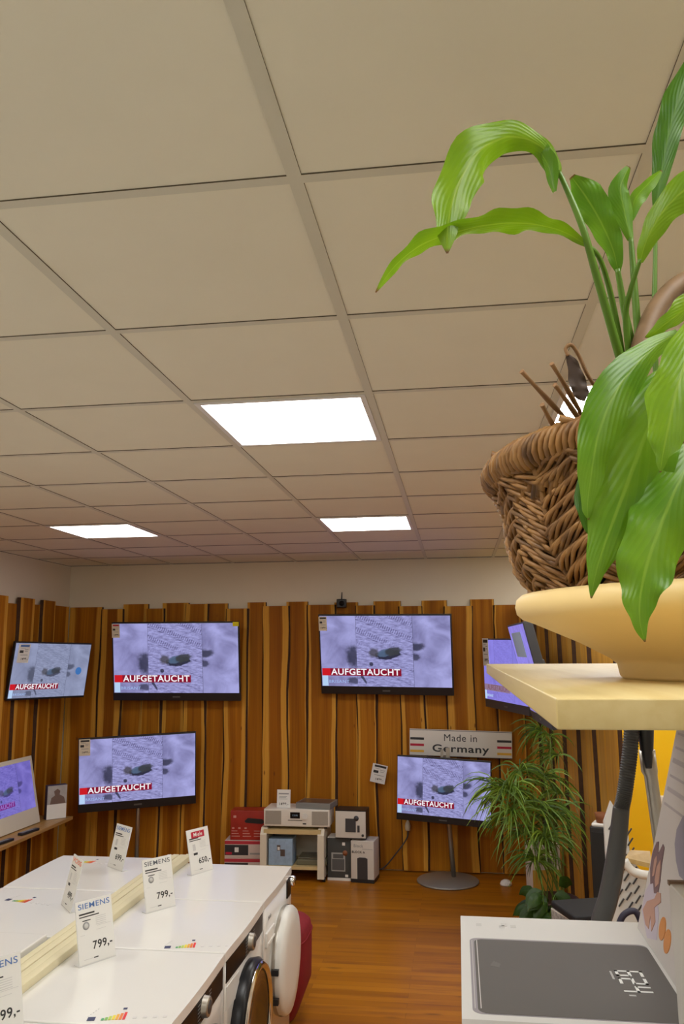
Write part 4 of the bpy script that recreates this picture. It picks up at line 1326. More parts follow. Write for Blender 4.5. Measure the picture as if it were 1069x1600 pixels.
# vacuum cleaner on a plinth behind the rack
b = B(); b.box(0.14, 0.66, 1.76, 2.18, 0, 0.86, bev=0.004)
tag(b.build('display_plinth', ENAMEL2), 'white display plinth under the vacuum cleaner', 'plinth')
t = thing('vacuum_cleaner', 'vacuum cleaner with ribbed grey hose and silver wand behind the scale carton', 'vacuum cleaner', (0.40, 1.97, 0.86))
o3 = Vector((0.40, 1.97, 0.86))
b = B(); b.box(-0.14, 0.16, -0.15, 0.17, 0.03, 0.24, bev=0.06, seg=4); b.build('canister', mat('vacuum_black', (0.02, 0.02, 0.025, 1), 0.25), t)
for sx in (-1, 1):
    b = B(); b.cyl((0.01 + sx * 0.13, 0.08, 0.07), (0.01 + sx * 0.155, 0.08, 0.07), 0.07, n=28); b.build('wheel', DARKGREY, t)
HY = 1.80
HOSE = mat('hose_grey', (0.045, 0.045, 0.048, 1), 0.4)
pts = smooth_path([at(1003, 1085, HY) - o3, at(990, 1120, HY) - o3, at(984, 1180, HY) - o3, at(976, 1240, HY) - o3, at(970, 1268, HY) - o3], 60)
b = B()
rad = [0.0155 + 0.0009 * math.sin(i * 1.57) for i in range(len(pts))]
b.tube(pts, rad, 18); b.build('ribbed_hose', HOSE, t)
pts = smooth_path([at(971, 1262, HY) - o3, at(966, 1310, HY) - o3, at(959, 1360, HY) - o3, at(950, 1405, HY) - o3, at(938, 1450, HY) - o3, at(936, 1500, HY) - o3 + Vector((0.02, 0.03, 0)), Vector((-0.03, -0.08, 0.20))], 10)
b = B(); b.tube(pts, [0.0165 + 0.003 * min(1, i / 20) for i in range(len(pts))], 20); b.build('bent_tube', mat('tube_grey', (0.065, 0.065, 0.068, 1), 0.35), t)
b = B(); b.tube([at(1008, 1085, HY + 0.01) - o3, at(1009, 1140, HY + 0.01) - o3, at(1011, 1175, HY + 0.01) - o3, at(1014, 1200, HY - 0.005) - o3], [0.017, 0.0165, 0.013, 0.006], 18); b.build('grip', BLACK, t)
wb = at(1046, 1420, HY + 0.03) - o3
b = B(); b.tube([at(1011, 1172, HY + 0.015) - o3, at(1015, 1205, HY + 0.015) - o3, at(1017, 1212, HY + 0.015) - o3, wb, at(1060, 1530, HY + 0.05) - o3], [0.0165, 0.0165, 0.0135, 0.0135, 0.0135], 20); b.build('wand', STEEL, t)
b = B(); b.tube([at(1060, 1530, HY + 0.05) - o3, Vector((0.10, 0.0, 0.21))], 0.016, 16); b.build('wand_cuff', BLACK, t)

# white brochure stand beyond the hose
t = thing('brochure_stand', 'white punched display stand with brochures behind the grey hose', 'display stand', pose((0.93, 4.25, 0), 0, 0, 0))
b = B()
xa, xb = at(945, 1300, 4.25).x - 0.93, at(1075, 1300, 4.25).x - 0.93
zz = [at(950, y, 4.25).z for y in (1252, 1305, 1330)]
b.prism([(xa, 0), (xb, 0), (xb, at(1060, 1400, 4.25).z), (at(1012, 1375, 4.25).x - 0.93, at(1012, 1372, 4.25).z), (at(985, 1348, 4.25).x - 0.93, at(985, 1340, 4.25).z), (at(985, 1348, 4.25).x - 0.93, at(985, 1300, 4.25).z), (at(955, 1255, 4.25).x - 0.93, zz[0]), (xa, at(945, 1285, 4.25).z)], 0.0, 0.03)
b.build('panel', mat('stand_white', (0.72, 0.72, 0.70, 1), 0.5), t)
b = B()
rs2 = random.Random(4)
for i in range(9):
    for j in range(5):
        x, y = 955 + j * 14 + i * 2, 1290 + i * 15 + j * 5
        p = at(x, y, 4.25)
        if (j < 3 or i > 5) and p.z > 0.4:
            M = Matrix.Translation((p.x - 0.93, -0.003, p.z)) @ Matrix.Rotation(R(35), 4, 'Y')
            b.box(-0.003, 0.003, -0.004, 0.003, -0.022, 0.022, M=M)
b.build('hooks', DARKGREY, t)
pa = at(983, 1352, 4.1) - Vector((0.93, 4.25, 0))
b = B(); b.tube(smooth_path([at(976, 1345, 4.1) - Vector((0.93, 4.25, 0)), at(990, 1362, 4.1) - Vector((0.93, 4.25, 0)), at(1020, 1368, 4.1) - Vector((0.93, 4.25, 0)), at(1060, 1366, 4.1) - Vector((0.93, 4.25, 0))]), 0.02, 10); b.build('tray_edge', ENAMEL2, t)
t = thing('brochure', 'tan brochure lying in the tray of the white display stand', 'brochure', (0, 0, 0))
b = B()
P4 = [at(977, 1340, 4.12), at(1018, 1350, 4.12), at(1016, 1330, 4.2), at(985, 1328, 4.2)]
vs = [b.v(p) for p in P4]
vs2 = [b.v(p + Vector((0, 0, -0.02))) for p in P4]
b.face(vs)
for i in range(4):
    b.face([vs[i], vs2[i], vs2[(i + 1) % 4], vs[(i + 1) % 4]])
b.face(vs2[::-1])
b.build('cover', mat('brochure_tan', (0.48, 0.32, 0.12, 1), 0.5, noise_amt=0.4, noise_scale=20), t)
t = thing('switch_box', 'small white box on the yellow wall beside the silver wand', 'wall box', (at(1031, 1260, 7.59).x, 7.59, at(1031, 1260, 7.59).z))
b = B(); b.box(-0.05, 0.05, -0.05, 0.01, -0.08, 0.09, bev=0.006); b.build('cover', ENAMEL2, t)

# ------------------------------------------------------------------ things behind the papyrus
c_ = at(902, 1290, 6.3)
t = thing('loudspeaker', 'tall black loudspeaker with white cloth on top behind the papyrus', 'loudspeaker', pose((0.905, 5.55, 0), -20, 0, 0))
zs = at(902, 1292, 5.55).z
b = B(); b.box(-0.10, 0.08, -0.02, 0.12, 0, zs, bev=0.006); b.build('cabinet', BLACK, t)
b = B(); b.box(-0.09, 0.07, -0.024, -0.02, 0.05, zs - 0.03); b.build('grille', mat('grille_black', (0.02, 0.02, 0.02, 1), 0.9), t)
b = B(); b.box(-0.09, 0.07, -0.01, 0.11, zs, zs + 0.02, bev=0.008); b.build('cloth', PAPER, t)
c_ = at(880, 1277, 5.62)
b = B(); b.lathe([(0, 0.0), (0.03, 0.0), (0.04, 0.06), (0.034, 0.06), (0, 0.05)], c=(0, 0, 0), n=24)
o = tag(b.build('flower_pot', mat('terracotta', (0.22, 0.07, 0.02, 1), 0.7)), 'small terracotta pot on the black loudspeaker behind the papyrus', 'flower pot')
o.location = (0.885, 5.60, zs + 0.02)
t = thing('magazine_box', 'black and white patterned box with a red stripe right of the papyrus foot', 'box', pose((0.72, 4.90, 0), 24, 0, 0))
b = B(); b.box(-0.19, 0.17, -0.14, 0.16, 0, 0.49, bev=0.004); b.build('carton', mat('ornament_carton', (0.35, 0.35, 0.34, 1), 0.6, noise_amt=0.95, noise_scale=60), t)
b = B(); b.box(-0.02, 0.172, -0.142, -0.139, 0.440, 0.486); b.build('red_band', REDINK, t)
b = B(); b.box(-0.19, 0.17, -0.14, 0.16, 0.49, 0.496); b.build('white_lid', PAPER, t)
b = B(); b.box(-0.20, 0.16, -0.15, 0.15, 0.4965, 0.535, bev=0.015, seg=3)
o = tag(b.build('cushion', mat('black_cloth', (0.012, 0.012, 0.014, 1), 0.8)), 'flat black cushion on the patterned box', 'cushion')
o.matrix_world = pose((0.72, 4.90, 0), 18, 0, 0)
c_ = at(978, 1424, 3.3)
t = thing('bag', 'crumpled dark blue bag behind the scale carton beside the hose', 'bag', (c_.x - 0.04, 3.3, c_.z - 0.90))
b = B(); b.box(-0.16, 0.22, -0.15, 0.15, 0.90 - c_.z, 0.0); tag(b.build('bag_stool', ENAMEL2), 'white block under the crumpled dark bag', 'block').location = (c_.x - 0.04, 3.3, c_.z - 0.90)
b = B(); b.lathe([(0, 0.0), (0.10, 0.0), (0.13, 0.2), (0.12, 0.45), (0.09, 0.72), (0.05, 0.84), (0, 0.85)], n=20)
for q in b.bm.verts:
    nn = noise.noise_vector(q.co * 9)
    q.co += Vector((nn.x, nn.y, 0)) * 0.04 + Vector((0.05 * q.co.z, 0, 0))
b.build('sack', mat('dark_bag', (0.02, 0.017, 0.04, 1), 0.5), t)
b = B(); b.tube(smooth_path([(0.0, 0, 0.82), (0.03, 0, 0.885), (0.075, 0, 0.90), (0.10, 0, 0.84)]), 0.012, 8); b.build('strap', mat('dark_bag', (0.02, 0.017, 0.04, 1), 0.5), t)


# ------------------------------------------------------------------ leaves
def blade(b, path, widths, facing=0.0, cup=0.18, mi=0, sub=7, nw=6, wave=0.0, nrm=None, seed=0):
    """leaf blade along a smoothed midrib; widths are half widths; facing turns it about its rib"""
    pts = smooth_path(path, sub)
    N = len(pts)
    rows = []
    for i, p in enumerate(pts):
        tn = (pts[min(i + 1, N - 1)] - pts[max(i - 1, 0)]).normalized()
        view = (nrm or (CAM - p)).normalized() if nrm is None else nrm
        side = tn.cross(view).normalized()
        nor = side.cross(tn).normalized()
        f = facing if not hasattr(facing, '__len__') else lerp_list(facing, i / (N - 1))
        s2 = side * math.cos(f) + nor * math.sin(f)
        n2 = -side * math.sin(f) + nor * math.cos(f)
        wd = lerp_list(widths, i / (N - 1))
        row = []
        for j in range(nw + 1):
            q = j / nw * 2 - 1
            rip = wave * wd * math.sin(i * 0.55 + (2.1 if q > 0 else 0) + seed) * abs(q) ** 2
            row.append(b.v(p + s2 * (q * wd) - n2 * (cup * wd * (abs(q) ** 1.3)) + n2 * rip))
        rows.append(row)
    for i in range(N - 1):
        for j in range(nw):
            a, c = i / (N - 1), (i + 1) / (N - 1)
            b.face([rows[i][j], rows[i][j + 1], rows[i + 1][j + 1], rows[i + 1][j]], mi, [(j / nw, a), ((j + 1) / nw, a), ((j + 1) / nw, c), (j / nw, c)], True)


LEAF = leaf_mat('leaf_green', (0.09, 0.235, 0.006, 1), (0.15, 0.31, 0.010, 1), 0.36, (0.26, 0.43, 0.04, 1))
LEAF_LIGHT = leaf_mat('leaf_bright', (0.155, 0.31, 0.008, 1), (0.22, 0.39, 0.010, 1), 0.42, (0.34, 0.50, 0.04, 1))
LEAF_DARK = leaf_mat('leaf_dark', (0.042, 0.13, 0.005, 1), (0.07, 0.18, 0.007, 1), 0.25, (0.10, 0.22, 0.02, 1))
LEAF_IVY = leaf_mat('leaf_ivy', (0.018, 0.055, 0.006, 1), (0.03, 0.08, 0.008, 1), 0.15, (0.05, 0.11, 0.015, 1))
STEM = mat('stem_green', (0.095, 0.20, 0.012, 1), 0.4, noise_amt=0.15, noise_scale=30)
DRY = mat('dry_stem', (0.24, 0.12, 0.045, 1), 0.7, noise_amt=0.45, noise_scale=40)
DRYLEAF = mat('dry_leaf', (0.045, 0.022, 0.012, 1), 0.7, noise_amt=0.4, noise_scale=40)
WICK = NT('wicker')
_rnd = WICK.n('ShaderNodeNewGeometry').outputs['Random Per Island']
_co = WICK.n('ShaderNodeTexCoord').outputs['Object']
_n = WICK.n('ShaderNodeTexNoise', {'Vector': _co, 'Scale': 45.0, 'Detail': 3.0}).outputs[0]
_c = WICK.ramp(_rnd, [(0.0, (0.085, 0.036, 0.010, 1)), (0.35, (0.19, 0.085, 0.022, 1)), (0.7, (0.28, 0.13, 0.034, 1)), (1.0, (0.13, 0.06, 0.018, 1))])
WICK.set('Base Color', WICK.mix(WICK.sstep(_n, 0.35, 0.8), _c, (0.34, 0.17, 0.048, 1)))
WICK.set('Roughness', 0.55)
WICK = WICK.m

BX, BY = 0.272, 0.82
BASE = 1.911
t = thing('saucer', 'wide pale footed plant saucer on the birch shelf', 'saucer', (BX, BY, BASE))
b = B()
b.lathe([(0, 0), (0.112, 0), (0.115, 0.003), (0.117, 0.014), (0.124, 0.020), (0.152, 0.035), (0.195, 0.054), (0.206, 0.058), (0.2115, 0.063), (0.2130, 0.070), (0.2115, 0.077), (0.207, 0.081), (0.200, 0.079), (0.196, 0.070), (0.186, 0.058), (0.15, 0.055), (0, 0.055)], n=120)
b.build('bowl', SAUCER, t)

# woven basket
ZB = BASE + 0.057
t = thing('wicker_basket', 'brown woven wicker basket with arched handle standing in the saucer', 'basket', (BX, BY, ZB))
NST = 26
def brad(z):       # basket radius over height
    return lerp_list([0.176, 0.192, 0.208, 0.214, 0.216, 0.228], max(0, min(1, z / 0.135)))


b = B()
ROWS = 40
n = NST * 10
for k in range(ROWS):
    z0 = 0.004 + k * 0.0033
    pts = []
    tw = random.uniform(0, 6)
    for i in range(n):
        a = 2 * PI * i / n
        q = (a * NST / (2 * PI)) / 2.0
        tri = abs((q % 1.0) - 0.5) * 2
        zz_ = z0 + 0.030 * (tri - 0.5) * min(1.0, (k + 2) / 9, (ROWS - k + 2) / 9) + 0.0008 * math.sin(a * 5 + tw)
        zz_ = min(max(zz_, 0.003), 0.136)
        r = brad(zz_) + 0.0032 * math.sin(2 * PI * q * 2 + k * PI / 2) + 0.004 * tri + 0.0006 * math.sin(a * 9 + tw)
        pts.append((r * math.cos(a), r * math.sin(a), zz_))
    cuts = sorted(random.sample(range(n), 30))
    for c0, c1 in zip(cuts, cuts[1:] + [cuts[0] + n]):
        seg = [pts[i % n] for i in range(c0, c1 + 1)]
        if len(seg) > 2:
            b.tube(seg, [0.00225 if 0 < i < len(seg) - 1 else 0.0016 for i in range(len(seg))], 5)
b.build('weave', WICK, t)
b = B()
for s_ in range(NST):
    a = 2 * PI * s_ / NST
    b.tube([((brad(z) - 0.001) * math.cos(a), (brad(z) - 0.001) * math.sin(a), z) for z in (0.002, 0.03, 0.06, 0.09, 0.12, 0.141)], 0.0036, 6)
b.build('stakes', WICK, t)
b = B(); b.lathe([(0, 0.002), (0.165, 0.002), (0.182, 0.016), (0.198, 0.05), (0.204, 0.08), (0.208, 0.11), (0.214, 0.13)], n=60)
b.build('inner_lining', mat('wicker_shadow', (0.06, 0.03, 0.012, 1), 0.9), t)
b = B()
rr, rz, rt = 0.226, 0.145, 0.0135
NW = 210
for i in range(NW):
    a0 = 2 * PI * i / NW
    pts = []
    for j in range(11):
        th = R(-110) + j / 10 * R(290)
        a = a0 + 0.055 * (j / 10 - 0.5) * 2
        rd = rt * random.uniform(0.97, 1.06)
        r = rr + rd * math.cos(th)
        pts.append((r * math.cos(a), r * math.sin(a), rz + rd * math.sin(th)))
    # long tails running down into the weave
    a = a0 - 0.10
    pts.insert(0, ((rr - 0.006) * math.cos(a), (rr - 0.006) * math.sin(a), rz - random.uniform(0.030, 0.042)))
    b.tube(pts, random.uniform(0.0028, 0.0036), 5)
b.tube([(rr * math.cos(2 * PI * i / 60), rr * math.sin(2 * PI * i / 60), rz) for i in range(60)], 0.010, 8, closed=True)
for a, l in ((3.2, 0.010), (3.35, 0.012), (3.9, 0.018), (4.25, 0.022), (4.4, 0.018)):
    p = Vector(((rr + 0.0) * math.cos(a), rr * math.sin(a), rz + 0.010))
    b.tube([p, p + Vector((-l, 0.0, l * 0.35))], [0.0034, 0.003], 6)
b.build('rim', WICK, t)
# handle: a thick bowed rod
hb = Vector((BX, BY, ZB))
hp = [at(985, 690, 0.74), at(993, 600, 0.745), at(1003, 540, 0.75), at(1022, 490, 0.76), at(1052, 452, 0.77), at(1090, 432, 0.78), at(1140, 428, 0.80)]
hp += [Vector((BX + 0.16, BY + 0.04, hp[-1].z - 0.02)), Vector((BX + 0.205, BY + 0.06, hp[-1].z - 0.10)), Vector((BX + 0.21, BY + 0.07, ZB + 0.15))]
b = B(); b.tube(smooth_path([p - hb for p in hp], 8), 0.0095, 14); tag(b.build('handle', mat('handle_brown', (0.20, 0.115, 0.055, 1), 0.6, noise_amt=0.3, noise_scale=60), t), 'smooth brown arched handle')

# peace lily
pl = thing('potted_plant', 'broad-leaved green plant with drooping leaves growing from the wicker basket', 'plant', (BX, BY, ZB + 0.008))
po = Vector((BX, BY, ZB + 0.008))
b = B(); b.lathe([(0, 0.0), (0.13, 0.0), (0.165, 0.05), (0.175, 0.10), (0.10, 0.112), (0, 0.115)], n=40); b.build('soil', mat('soil', (0.035, 0.022, 0.014, 1), 0.95, noise_amt=0.4, noise_scale=60, bump=0.5), pl)
KPX = 1.0 / 1255.0      # metres per pixel and metre of depth


def leaf(pix, hw, mt, Ys, facing=0.0, cup=0.18, stem=None, wave=0.1, seed=0, stem_r=0.0030):
    Ys = Ys if hasattr(Ys, '__len__') else [Ys] * len(pix)
    P = [at(x, y, Y) - po for (x, y), Y in zip(pix, Ys)]
    # P is relative to the plant, so is the viewing direction
    b = B()
    W = [h * KPX * Y * 1.03 for h, Y in zip(hw, Ys)]
    pts = smooth_path(P, 7)
    N = len(pts)
    rows = []
    nw = 8
    for i, p in enumerate(pts):
        tn = (pts[min(i + 1, N - 1)] - pts[max(i - 1, 0)]).normalized()
        view = ((CAM - po) - p).normalized()
        side = tn.cross(view).normalized()
        nor = side.cross(tn).normalized()
        f = facing if not hasattr(facing, '__len__') else lerp_list(facing, i / (N - 1))
        s2 = side * math.cos(f) + nor * math.sin(f)
        n2 = -side * math.sin(f) + nor * math.cos(f)
        wd = lerp_list(W, i / (N - 1)) / max(0.35, math.cos(f))
        row = []
        for j in range(nw + 1):
            q = j / nw * 2 - 1
            rip = wave * wd * (math.sin(i * 0.42 + (2.1 if q > 0 else 0) + seed) + 0.8 * math.sin(i * 0.95 + q * 2 + seed)) * abs(q) ** 2
            wd2 = wd * (1 + 0.05 * math.sin(i * 0.7 + (1.3 if q > 0 else 0) + seed))
            row.append(b.v(p + s2 * (q * wd2) - n2 * (cup * wd * abs(q) ** 1.4) + n2 * rip))
        rows.append(row)
    for i in range(N - 1):
        for j in range(nw):
            a, c = i / (N - 1), (i + 1) / (N - 1)
            b.face([rows[i][j], rows[i][j + 1], rows[i + 1][j + 1], rows[i + 1][j]], 0, [(j / nw, a), ((j + 1) / nw, a), ((j + 1) / nw, c), (j / nw, c)], True)
    o = b.build('leaf', mt, pl, fix=False)
    if stem:
        SY = [s_[2] if len(s_) > 2 else Ys[0] for s_ in stem]
        b = B()
        sp = smooth_path([at(s_[0], s_[1], Y) - po for s_, Y in zip(stem, SY)], 6)
        n = len(sp)
        b.tube(sp, [stem_r * (0.62 + 0.75 * i / n) for i in range(n)], 8)
        b.build('petiole', STEM, o)
    return o


# arching leaf, upper left, and its long stalk
leaf([(874, 278), (868, 258), (842, 226), (795, 214), (745, 240), (712, 300), (700, 352), (699, 396)], [3, 13, 15, 25, 39, 33, 19, 1.5], LEAF_LIGHT, [0.70, 0.695, 0.685, 0.67, 0.655, 0.645, 0.64, 0.64], facing=[-0.5, -0.6, -0.2, 0.1, 0.15, 0.1, 0, 0], cup=0.42,
     stem=[(873, 268, 0.70), (890, 305, 0.70), (912, 360, 0.705), (932, 430, 0.72), (955, 510, 0.74), (985, 620, 0.77), (1000, 720, 0.79)], stem_r=0.0038, wave=0.12)
leaf([(866, 300), (858, 262), (845, 238), (838, 215)], [3, 12, 14, 4], LEAF, 0.69, facing=0.5, cup=0.5)
leaf([(918, 384), (880, 362), (830, 350), (775, 350), (715, 362), (660, 382), (618, 415), (587, 457)], [3, 10, 17, 17, 14, 13, 9, 1], LEAF_LIGHT, [0.71, 0.70, 0.68, 0.665, 0.65, 0.64, 0.635, 0.63], facing=[0.2, 0.7, 0.85, 0.85, 0.85, 0.8, 0.6, 0.3], cup=0.2,
     stem=[(914, 381, 0.71), (935, 400, 0.72), (952, 450, 0.74), (968, 530, 0.76), (985, 640, 0.78), (1000, 720, 0.79)], wave=0.16, seed=1)
leaf([(966, 425), (958, 390), (938, 345), (914, 305), (893, 276)], [4, 14, 23, 24, 5], LEAF, [0.75, 0.745, 0.74, 0.735, 0.73], facing=0.25, cup=0.35, stem=[(965, 420, 0.75), (975, 480, 0.76), (990, 560, 0.77), (1005, 700, 0.79)], stem_r=0.0040, wave=0.22)
leaf([(986, 375), (976, 330), (970, 292), (984, 260)], [4, 15, 15, 4], LEAF, [0.77, 0.765, 0.76, 0.76], facing=-0.4, cup=0.45, stem=[(986, 372, 0.77), (991, 440, 0.775), (1000, 560, 0.785), (1010, 700, 0.80)], stem_r=0.0038)
leaf([(985, 345), (992, 312), (1012, 288), (1034, 266)], [4, 12, 11, 2], LEAF, 0.772, facing=0.5, cup=0.4)
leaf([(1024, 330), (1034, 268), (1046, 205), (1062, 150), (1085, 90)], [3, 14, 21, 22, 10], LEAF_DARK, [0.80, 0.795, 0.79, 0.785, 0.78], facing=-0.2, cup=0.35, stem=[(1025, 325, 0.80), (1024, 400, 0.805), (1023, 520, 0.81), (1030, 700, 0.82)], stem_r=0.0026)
leaf([(1000, 410), (1012, 372), (1038, 328), (1078, 290), (1130, 255)], [4, 14, 22, 28, 14], LEAF_LIGHT, [0.72, 0.71, 0.70, 0.69, 0.68], facing=0.35, cup=0.3, stem=[(1001, 405, 0.72), (985, 455, 0.735), (978, 500, 0.75), (990, 600, 0.77), (1005, 700, 0.79)], stem_r=0.0030)
# hanging leaves in front of the basket
leaf([(1060, 520), (1020, 545), (970, 600), (938, 670), (925, 735), (918, 790), (920, 812)], [6, 18, 34, 30, 20, 8, 1], LEAF, [0.62, 0.60, 0.575, 0.562, 0.556, 0.553, 0.553], facing=[0, 0.1, 0.2, 0.2, 0.15, 0, 0], cup=0.25, stem=[(1058, 521, 0.62), (1085, 530, 0.68), (1090, 600, 0.74), (1070, 710, 0.80)], wave=0.1)
leaf([(1075, 560), (1040, 610), (1005, 690), (975, 770), (945, 850), (930, 900), (924, 935)], [8, 36, 55, 50, 26, 10, 1], LEAF, [0.62, 0.59, 0.566, 0.556, 0.55, 0.548, 0.547], facing=[0, -0.1, -0.15, -0.1, 0, 0, 0], cup=0.16, stem=[(1074, 562, 0.62), (1095, 580, 0.70), (1090, 640, 0.76), (1070, 710, 0.80)], wave=0.1, seed=2)
leaf([(1085, 500), (1072, 560), (1055, 620), (1042, 680), (1035, 715), (1032, 738)], [12, 34, 40, 27, 9, 1], LEAF_LIGHT, [0.572, 0.556, 0.545, 0.538, 0.535, 0.534], facing=0.1, cup=0.2, stem=[(1085, 500, 0.572), (1105, 480, 0.64), (1120, 560, 0.72), (1080, 710, 0.80)], wave=0.08, seed=3)
leaf([(1095, 690), (1065, 745), (1035, 815), (1012, 880), (1001, 930), (1000, 970), (1008, 1003)], [14, 32, 45, 42, 26, 12, 1], LEAF, [0.576, 0.556, 0.545, 0.535, 0.53, 0.528, 0.527], facing=[0.1, 0.15, 0.2, 0.15, 0, 0, 0], cup=0.28, stem=[(1095, 690, 0.576), (1120, 670, 0.66), (1110, 720, 0.78)], wave=0.12, seed=4)
leaf([(1110, 455), (1075, 480), (1045, 502), (1022, 520), (1008, 527)], [16, 18, 12, 6, 1], LEAF_LIGHT, [0.66, 0.65, 0.64, 0.635, 0.633], facing=0.5, cup=0.3, stem=[(1110, 455, 0.66), (1140, 500, 0.72), (1120, 640, 0.79)])
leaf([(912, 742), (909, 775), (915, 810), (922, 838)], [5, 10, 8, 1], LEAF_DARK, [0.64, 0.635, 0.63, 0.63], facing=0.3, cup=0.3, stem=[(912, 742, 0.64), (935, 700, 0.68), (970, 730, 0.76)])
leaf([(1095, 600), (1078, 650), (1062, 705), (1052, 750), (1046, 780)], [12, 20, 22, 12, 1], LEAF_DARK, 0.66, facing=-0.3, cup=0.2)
# dry stubs and a withered leaf
for pts in ([(815, 580), (850, 618), (880, 650), (915, 685)], [(862, 568), (885, 605), (905, 640), (925, 668)], [(867, 601), (888, 630), (910, 662), (925, 680)], [(847, 632), (862, 660), (885, 695), (912, 730)]):
    Y0 = 0.66
    P = [at(x, y, Y0 + 0.02 * i) - po for i, (x, y) in enumerate(pts)]
    P.append(Vector((-0.06, -0.10, 0.10)))
    b = B(); sp = smooth_path(P, 5); n = len(sp)
    b.tube(sp, [0.0021 - 0.0004 * math.sin(i * 0.7) for i in range(n)], 7)
    tag(b.build('dry_stem', DRY, pl), 'dry brown leaf stub')
P = [at(*q) - po for q in ((888, 556, 0.66), (884, 545, 0.66), (893, 539, 0.66), (905, 556, 0.665), (918, 585, 0.67), (935, 612, 0.68), (950, 640, 0.70), (975, 690, 0.76))]
b = B(); b.tube(smooth_path(P, 6), 0.0016, 7); tag(b.build('dry_stem', DRY, pl), 'looped dry stalk of the withered leaf')
o = leaf([(886, 552), (896, 572), (903, 598), (909, 615), (913, 627)], [2, 9, 13, 11, 1], DRYLEAF, 0.66, facing=0.1, cup=0.15, wave=0.35, seed=5)
tag(o, 'withered dark brown leaf')

# ------------------------------------------------------------------ papyrus in the corner
rp = random.Random(12)
pb = Vector((0.62, 6.05, 0))
pp = thing('potted_papyrus', 'tall feathery papyrus plant on the floor in front of the slanted planks', 'plant', pb)
b = B(); b.lathe([(0, 0), (0.11, 0), (0.15, 0.22), (0.158, 0.25), (0.145, 0.25), (0.14, 0.22), (0, 0.22)], n=40); b.build('pot', mat('pot_brown', (0.10, 0.05, 0.03, 1), 0.5), pp)
GRASS = mat('papyrus_green', (0.115, 0.22, 0.018, 1), 0.45, noise_amt=0.35, noise_scale=7)
GRASS2 = mat('papyrus_light', (0.21, 0.34, 0.03, 1), 0.45, noise_amt=0.25, noise_scale=7)
GRASS3 = mat('papyrus_dark', (0.055, 0.12, 0.012, 1), 0.5, noise_amt=0.3, noise_scale=7)
fol = B()
PN_OUT = pn if pn.x < 0 else -pn
heads = []
for (x, y, Y, n, L) in ((846, 1142, 6.78, 60, 0.27), (862, 1168, 6.72, 40, 0.25), (812, 1205, 5.95, 46, 0.27), (796, 1235, 5.9, 80, 0.36), (850, 1215, 6.15, 46, 0.30), (872, 1180, 6.3, 30, 0.26), (838, 1262, 5.95, 80, 0.36), (868, 1275, 6.0, 60, 0.36),
                        (800, 1270, 5.85, 60, 0.34), (852, 1310, 5.9, 60, 0.32), (880, 1240, 6.2, 30, 0.34), (822, 1300, 6.1, 60, 0.32), (838, 1345, 5.95, 50, 0.26), (780, 1232, 5.9, 26, 0.34), (860, 1150, 6.2, 24, 0.22)):
    hpt = at(x, y, Y) - pb
    heads.append(hpt)
    for k in range(n):
        a = rp.uniform(0, 2 * PI)
        el = rp.uniform(-0.35, 0.95)
        d = Vector((math.cos(a) * math.cos(el), math.sin(a) * math.cos(el) * 0.8, math.sin(el)))
        l = L * rp.uniform(0.55, 1.15)
        P = []
        p = hpt + d * 0.01
        dv = d.copy()
        for i in range(6):
            P.append(p.copy())
            p = p + dv * (l / 5)
            dv = (dv + Vector((0, 0, -0.30 - 0.18 * rp.random()))).normalized()
        if min(((q + pb) - PA).dot(PN_OUT) for q in P) < 0.075:
            continue
        if any(0.30 < (q + pb).x < 0.70 and 5.40 < (q + pb).y < 6.60 and (q + pb).z > 1.34 for q in P):
            continue
        wd = rp.uniform(0.0035, 0.0068)
        blade(fol, P, [wd * 0.5, wd, wd * 0.9, wd * 0.6, 0.0004], facing=rp.uniform(-1.0, 1.0), cup=0.3, mi=rp.choice((0, 0, 0, 1, 2)), sub=1, nw=2, nrm=Vector((rp.uniform(-.4, .4), -1, rp.uniform(0, 0.8))).normalized())
f = fol.build('foliage', [GRASS, GRASS2, GRASS3], pp, fix=False)
b = B()
for hpt in heads:
    a = Vector((rp.uniform(-0.07, 0.07), rp.uniform(-0.07, 0.07), 0.2))
    b.tube(smooth_path([a, a.lerp(hpt, 0.5) + Vector((rp.uniform(-.02, .02), 0, 0.03)), hpt], 5), 0.0042, 6)
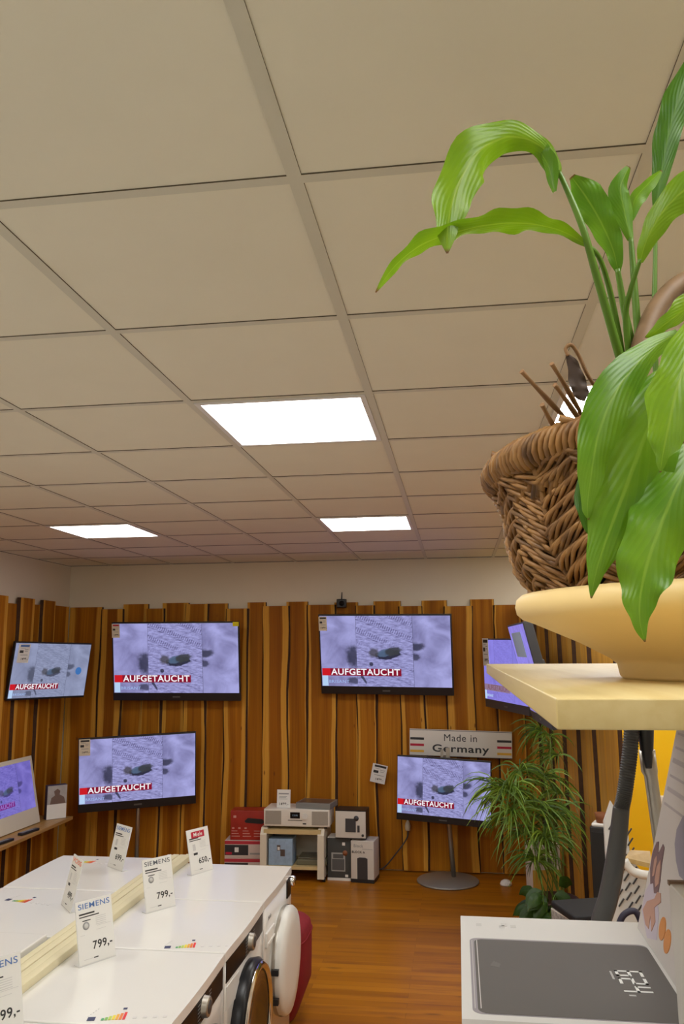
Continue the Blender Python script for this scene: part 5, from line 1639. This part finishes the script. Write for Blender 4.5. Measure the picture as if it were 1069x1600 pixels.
b.build('stalks', mat('papyrus_stalk', (0.16, 0.24, 0.04, 1), 0.5), pp)
# dark ivy-like plant at its foot
iv = thing('potted_ivy', 'dark broad-leaved low plant at the foot of the papyrus', 'plant', (0.52, 5.72, 0))
b = B(); b.lathe([(0, 0), (0.07, 0), (0.09, 0.13), (0.082, 0.13), (0, 0.12)], n=28); b.build('pot', mat('pot_dark', (0.05, 0.03, 0.025, 1), 0.5), iv)
for k in range(26):
    a = rp.uniform(0, 2 * PI)
    el = rp.uniform(0.1, 1.35)
    r0 = rp.uniform(0.07, 0.20)
    c = Vector((math.cos(a) * math.cos(el) * r0 * 0.9 + 0.03, math.sin(a) * math.cos(el) * r0, 0.14 + math.sin(el) * r0 * 1.7))
    d = Vector((math.cos(a), math.sin(a), rp.uniform(-0.7, 0.1))).normalized()
    l = rp.uniform(0.11, 0.165)
    b = B()
    blade(b, [c, c + d * l * 0.35 + Vector((0, 0, 0.01)), c + d * l * 0.7, c + d * l + Vector((0, 0, -0.03))], [0.004, 0.038, 0.034, 0.001], facing=rp.uniform(-0.5, 0.5), cup=0.25, sub=4, nw=4, nrm=Vector((math.cos(a) * .3, -0.8, 0.6)).normalized())
    lf = b.build('leaf', LEAF_IVY, iv, fix=False)
    b = B(); b.tube([(0.0, 0, 0.11), c * 0.6 + Vector((0, 0, 0.06)), c], 0.0022, 5); b.build('petiole', STEM, lf)
# pale carton glimpsed behind the papyrus
t = thing('product_box', 'white and yellow carton glimpsed behind the papyrus leaves', 'box', pose((0.60, 6.72, 0), 12, 0, 0))
b = B(); b.box(-0.10, 0.12, -0.08, 0.10, 0, 0.46, bev=0.003); b.build('carton', mat('carton_white', (0.66, 0.62, 0.56, 1), 0.5), t)
b = B(); b.box(-0.10, 0.12, -0.082, -0.08, 0.05, 0.28); b.build('yellow_print', mat('print_yellow', (0.62, 0.36, 0.06, 1), 0.5), t)
b = B(); b.box(-0.06, 0.08, -0.083, -0.08, 0.32, 0.36); b.build('lettering_block', GREYINK, t)

bpy.context.view_layer.update()
